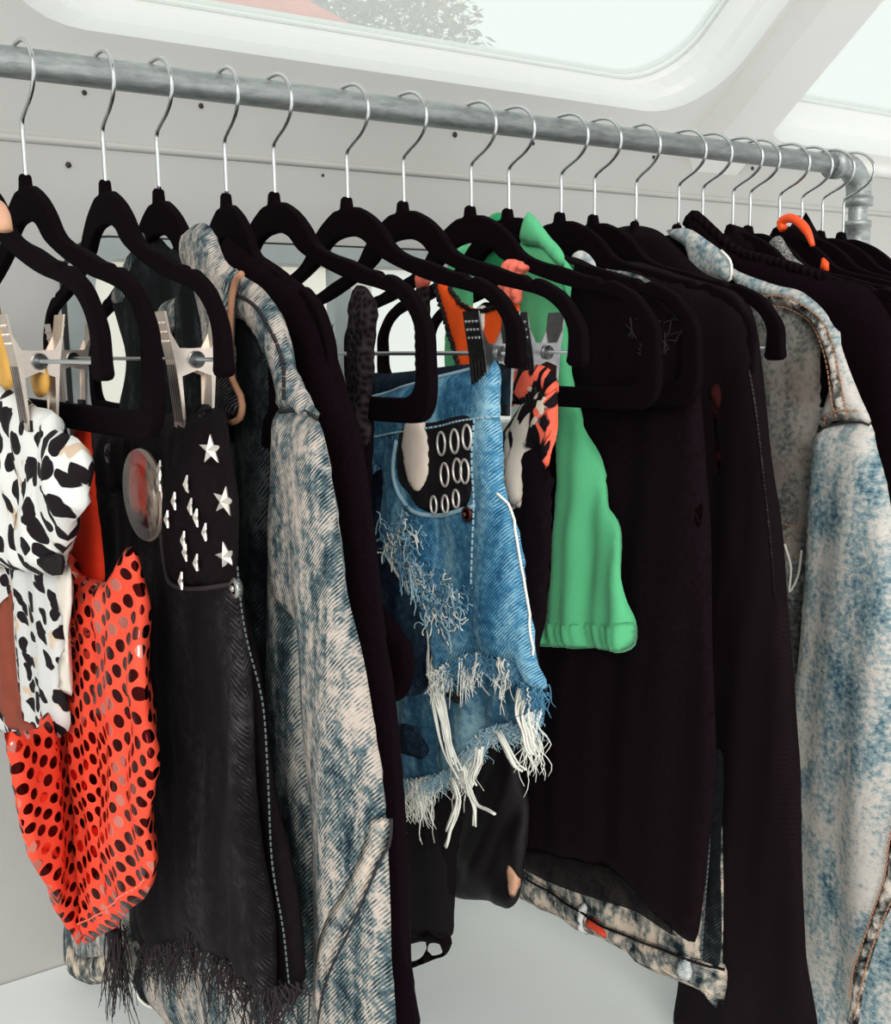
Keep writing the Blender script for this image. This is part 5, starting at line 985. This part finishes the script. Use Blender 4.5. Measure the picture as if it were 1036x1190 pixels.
for nm, mt, n in (('torn_threads', 'pale_blue_thread', 170), ('torn_threads', 'cream_thread', 60), ('torn_threads', 'blue_thread', 120)):
    m = MB()
    for i in range(n):
        a, b = P[rnd.randrange(len(P))]; a += rnd.gauss(0, .006) + oy; b += rnd.gauss(0, .006)
        x = p.front(np.array([[a, b]]), 0)[0] - rnd.uniform(.001, .007); th = rnd.uniform(0, 6.28); pt = Vector((x, a, b)); pp = []
        for j in range(9):
            pp.append(pt.copy()); th += rnd.gauss(0, .6); pt += Vector((rnd.uniform(-.0006, .0006), math.cos(th) * .0022, math.sin(th) * .0022 - .0006))
        m.tube(pp, .0006, 4)
    m.build(nm, M[mt], t)['kind'] = 'stuff'
m = MB()
for k_, n, w_ in (('a', 16, .0050), ('b', 7, .0028), ('c', 3, .0018), ('d', 3, .0015), ('e', 3, .001), ('f', 14, .0045), ('g', 8, .003), ('h', 8, .004), ('i', 2, .001)):
    strand(m, 'sh_strand_' + k_, n, w_, .0008, ord(k_))
m.build('long_strands', M['cream_thread'], t)['kind'] = 'stuff'

# tiger-stripe top
t = thing('printed_camisole', 7, 'tiger-striped top with coral printed edge and black skirt behind the blue shorts', 'top')
Panel('skirt', 'tg_black', M['black'], t, (.008, .006), .02, folds(.004, 16, 1.), ds=.007, label='black lower half')
Panel('hem_edge', 'tg_white', M['cream'], t, (.003, .003), .005, ds=.005)
Panel('bodice', 'tg_bodice', M['tiger'], t, (.006, .004), .012, crumple(.003, 60, 1.), ds=.005)
Panel('printed_edge', 'tg_floral', M['floral'], t, (.006, .004), .010, crumple(.004, 90, 2.), ds=.005, label='coral and black ruffled edge')
Panel('waistband', 'tg_band', M['floral'], t, (.005, .004), .010, crumple(.003, 90, .5), ds=.005)
t = thing('sheer_blouse', 7, 'sheer black mesh sleeve with a bound cuff hanging low behind the frayed shorts', 'top')
Panel('sleeve', 'ms_sleeve', M['sheer'], t, (.010, .010), .02, folds(.005, 22, 1.), ds=.007)
Panel('cuff', 'ms_cuff', M['black'], t, (.005, .005), .008, ds=.005, holes=['ms_hole1', 'ms_hole2'])

# leather skirt and neon top
t = thing('leather_skirt', 8, 'black leather-look skirt with a small tan opening at its lower right', 'skirt')
p = Panel('body', 'lt', M['leather'], t, (.010, .008), .025, addf(folds(.005, 14, 2., lean=.5), crumple(.003, 50)), ds=.006)
Panel('opening', 'lt_slit', M['tan_pale'], t, (.0015, .001), .004, ds=.004, host=p, label='tan lining in the opening')
t = thing('neon_camisole', 8, 'neon orange top with coral ruffled straps and black cord edging', 'top')
p = Panel('body', 'or_body', M['neon'], t, (.004, .004), .012, folds(.003, 24, 1.), ds=.005)
for k_ in ('or_trim_l', 'or_trim_n'):
    (ox, oy, _), pts = SHAPES[k_]; S = spline(pts, .0016, False); m = MB()
    x = p.front(S, oy); m.tube([(x[i] - .002 + .001 * math.sin(i * 1.6), S[i, 0] + oy + .0008 * math.cos(i * 1.6), S[i, 1]) for i in range(len(S))], [.0020 + .0007 * math.sin(i * 2.2) for i in range(len(S))], 6)
    m.build('cord_trim', M['black_denim'], t)
Panel('inner_label', 'or_label', M['white_tag'], t, (.0015, .001), .003, ds=.004, host=p, label='white inner label')
Panel('ruffled_strap', 'or_ruffle', M['coral'], t, (.006, .006), .008, lambda y, z: .0030 * np.sin(y * 620 + 3 * np.sin(z * 90)) , ds=.0032, label='coral ruffled strap')
Panel('ruffled_strap', 'or_ruffle_far', M['coral'], t, (.006, .006), .010, crumple(.003, 330, 1.), ds=.004, label='coral ruffled strap')
Panel('lace_panel', 'or_lace', M['lace'], t, (.004, .004), .008, ds=.005, label='black lace strip')

# mint green jacket
t = thing('fleece_jacket', 9, 'mint green cropped jacket with an elasticated hem', 'jacket')
Panel('collar_inside', 'gr_back', M['green_in'], t, (.005, .005), .012, ds=.006, label='deep green inside of the collar')
Panel('far_front', 'gr_left', M['green'], t, (.005, .005), .01, folds(.003, 30, 1.), ds=.006)
p = Panel('body', 'gr_body', M['green'], t, (.008, .008), .025, addf(folds(.007, 15, 1.2), crumple(.0015, 60)), ds=.006)
Panel('collar', 'gr_collar', M['green'], t, (.005, .005), .010, ds=.005)
rf = lambda y, z: .0022 * np.sin(y * 520)
hb = Panel('elastic_hem', 'gr_hem', M['green'], t, (.001, .001), .004, ds=.004, host=p)
me = hb.o.data
for v in me.vertices: v.co.x += .0016 * math.sin(v.co.y * 560) * (1 if v.co.y > -.17 else .3)
piping('collar_seam', p, 'gr_seam', M['green_in'], t, .0008, .0)
t = thing('embroidered_blouse', 9, 'black embroidered top with a sheer hem band hanging behind the green jacket', 'top')
p = Panel('body', 'fb', M['black'], t, (.006, .006), .02, folds(.004, 10, 2.), ds=.008)
Panel('hem_panel', 'fb_band', M['sheer_band'], t, (.002, .002), .006, ds=.007, label='sheer hem band')
Panel('trim', 'fb_red', M['dark_red'], t, (.0012, .001), .003, ds=.005, host=p, label='dark red lace strip')
Panel('trim', 'fb_red2', M['dark_red'], t, (.0012, .001), .003, ds=.004, host=p, label='dark red lace strip')
(ox, oy, _), pts = SHAPES['fb_flower']; rnd = random.Random(2)
m = MB()
for a, b in pts:
    for i in range(7):
        q = rnd.uniform(0, 6.28); L_ = rnd.uniform(.006, .012); P = np.array([[a, b], [a + math.cos(q) * L_, b + math.sin(q) * L_]]); x = p.front(P, oy) - .0008
        m.tube([(x[0], P[0, 0] + oy, P[0, 1]), (x[1], P[1, 0] + oy, P[1, 1])], .0006, 4)
m.build('embroidery', M['black_thread'], t)

# stained denim vest and the long mesh dress over it
t = thing('denim_vest', 10, 'stained acid-wash denim vest whose red-tabbed hem shows below the black clothes', 'vest')
p = Panel('body', 'vb_body', M['acid_b'], t, (.008, .006), .02, folds(.003, 8, 1.), ds=.008)
Panel('collar', 'vb_collar', M['acid_b_light'], t, (.005, .005), .010, ds=.005, label='pale collar tip')
hb = Panel('hem_band', 'vb_hem', M['acid_b'], t, (.004, .001), .008, ds=.006, host=p)
piping('hem_seam', p, 'vb_hem_line', M['black_denim'], t, .0012, .003)
for k_ in ('vb_loop', 'vb_loop2'): Panel('adjuster_tab', k_, M['acid_b_light'], t, (.002, .001), .004, ds=.005, host=hb)
Panel('woven_tab', 'vb_tab', M['red_tab'], t, (.002, .001), .003, ds=.004, host=hb, label='small red woven tab')
q = Panel('front_band', 'vb_placket', M['acid_a_dark'], t, (.006, .006), .01, ds=.006)
stitches('front_stitching', q, 'vb_placket_line', M['grey_thread'], t)
t = thing('mesh_dress', 10, 'long black mesh dress with a straight right edge over the speckled denim', 'dress')
p = Panel('body', 'rb', M['mesh'], t, (.008, .008), .02, folds(.004, 12, 2.), ds=.008)
piping('edge_seam', p, 'rb_edge', M['black_denim'], t, .0009)
t = thing('black_shirt', 12, 'plain black shirt between the black mesh dress and the speckled denim collar', 'top')
Panel('body', 'bt', M['black'], t, (.006, .006), .02, folds(.003, 12, 2.), ds=.008)

# speckled acid-wash jacket
t = thing('denim_jacket', 13, 'speckled pale acid-wash denim jacket with double-stitched armhole at right', 'jacket')
p = Panel('body', 'jc_body', M['acid_c_body'], t, (.008, .010), .02, folds(.004, 10, 1.), ds=.007)
stitches('pocket_stitching', p, ['jc_pocket_st', 'jc_pocket_st2'], M['tan_thread'], t)
piping('pocket_flap_edge', p, 'jc_tri', M['cream_thread'], t, .0012)
s_ = Panel('sleeve', 'jc_sleeve', M['acid_c'], t, (.020, .016), .05, folds(.006, 9, 1.4), ds=.008)
y_ = Panel('shoulder_yoke', 'jc_yoke', M['acid_c'], t, (.008, .006), .018, ds=.006)
bd = Panel('armhole_band', 'jc_band', M['acid_band'], t, (.003, .001), .006, ds=.005, host=y_, label='stained armhole band')
stitches('armhole_stitching', y_, ['jc_st1', 'jc_st2', 'jc_st3'], M['tan_thread'], t, lift=.003)
piping('sleeve_seam_shadow', s_, 'jc_cap_seam', M['seal'], t, .0010)  # dark tube draws the shadow line along the sleeve head
pl = Panel('sleeve_placket', 'jc_placket', M['acid_band'], t, (.004, .001), .007, ds=.006, host=s_)
stitches('placket_stitching', s_, ['jc_pl_st1', 'jc_pl_st2'], M['tan_thread'], t, lift=.005)
c = Panel('collar', 'jc_collar', M['acid_c'], t, (.007, .005), .012, ds=.005)
piping('collar_edge', c, 'jc_collar_edge', M['cream_thread'], t, .0014)

# black knit cardigan and the crowded end of the rail
t = thing('knit_cardigan', 14, 'black knit cardigan with a ribbed neckband at the right end of the rail', 'cardigan')
p = Panel('body', 'cd', M['black_soft'], t, (.012, .012), .03, folds(.004, 8, 2.), ds=.010)
piping('neckband', p, 'cd_rib', M['rib'], t, .0055, -.004)
t = thing('black_shirt', 15, 'black shirt shoulders behind the ribbed neckband', 'shirt')
Panel('body', 'b15', M['black'], t, (.006, .006), .02, ds=.009)
t = thing('glitter_camisole', 16, 'grey glitter strap standing up between black shoulders', 'top')
Panel('strap', 'gl', M['glitter'], t, (.004, .004), .010, ds=.005)
t = thing('black_dress', 17, 'black dress below the neon orange strap', 'dress')
Panel('body', 'b17', M['black'], t, (.005, .005), .02, ds=.010)
t = thing('neon_strap', 17, 'neon orange strap arching over a black hanger near the pipe elbow', 'strap')
(ox, oy, _), pts = SHAPES['or_arc']; S = spline(pts, .004, False); m = MB(); n = len(S)
m.tube([(ox, a + oy, b) for a, b in S], [.0050 if i < n * .6 else .0050 - .0028 * (i - n * .6) / (n * .4) for i in range(n)], 10); m.build('loop', M['neon_tube'], t)
Panel('end_piece', 'or_piece', M['neon_tube'], t, (.003, .003), .004, ds=.004, closed_smooth=False)
t = thing('black_blouse', 18, 'black blouse with a pointed collar left of the last two hangers', 'blouse')
Panel('body', 'b18', M['black'], t, (.006, .006), .02, ds=.012)
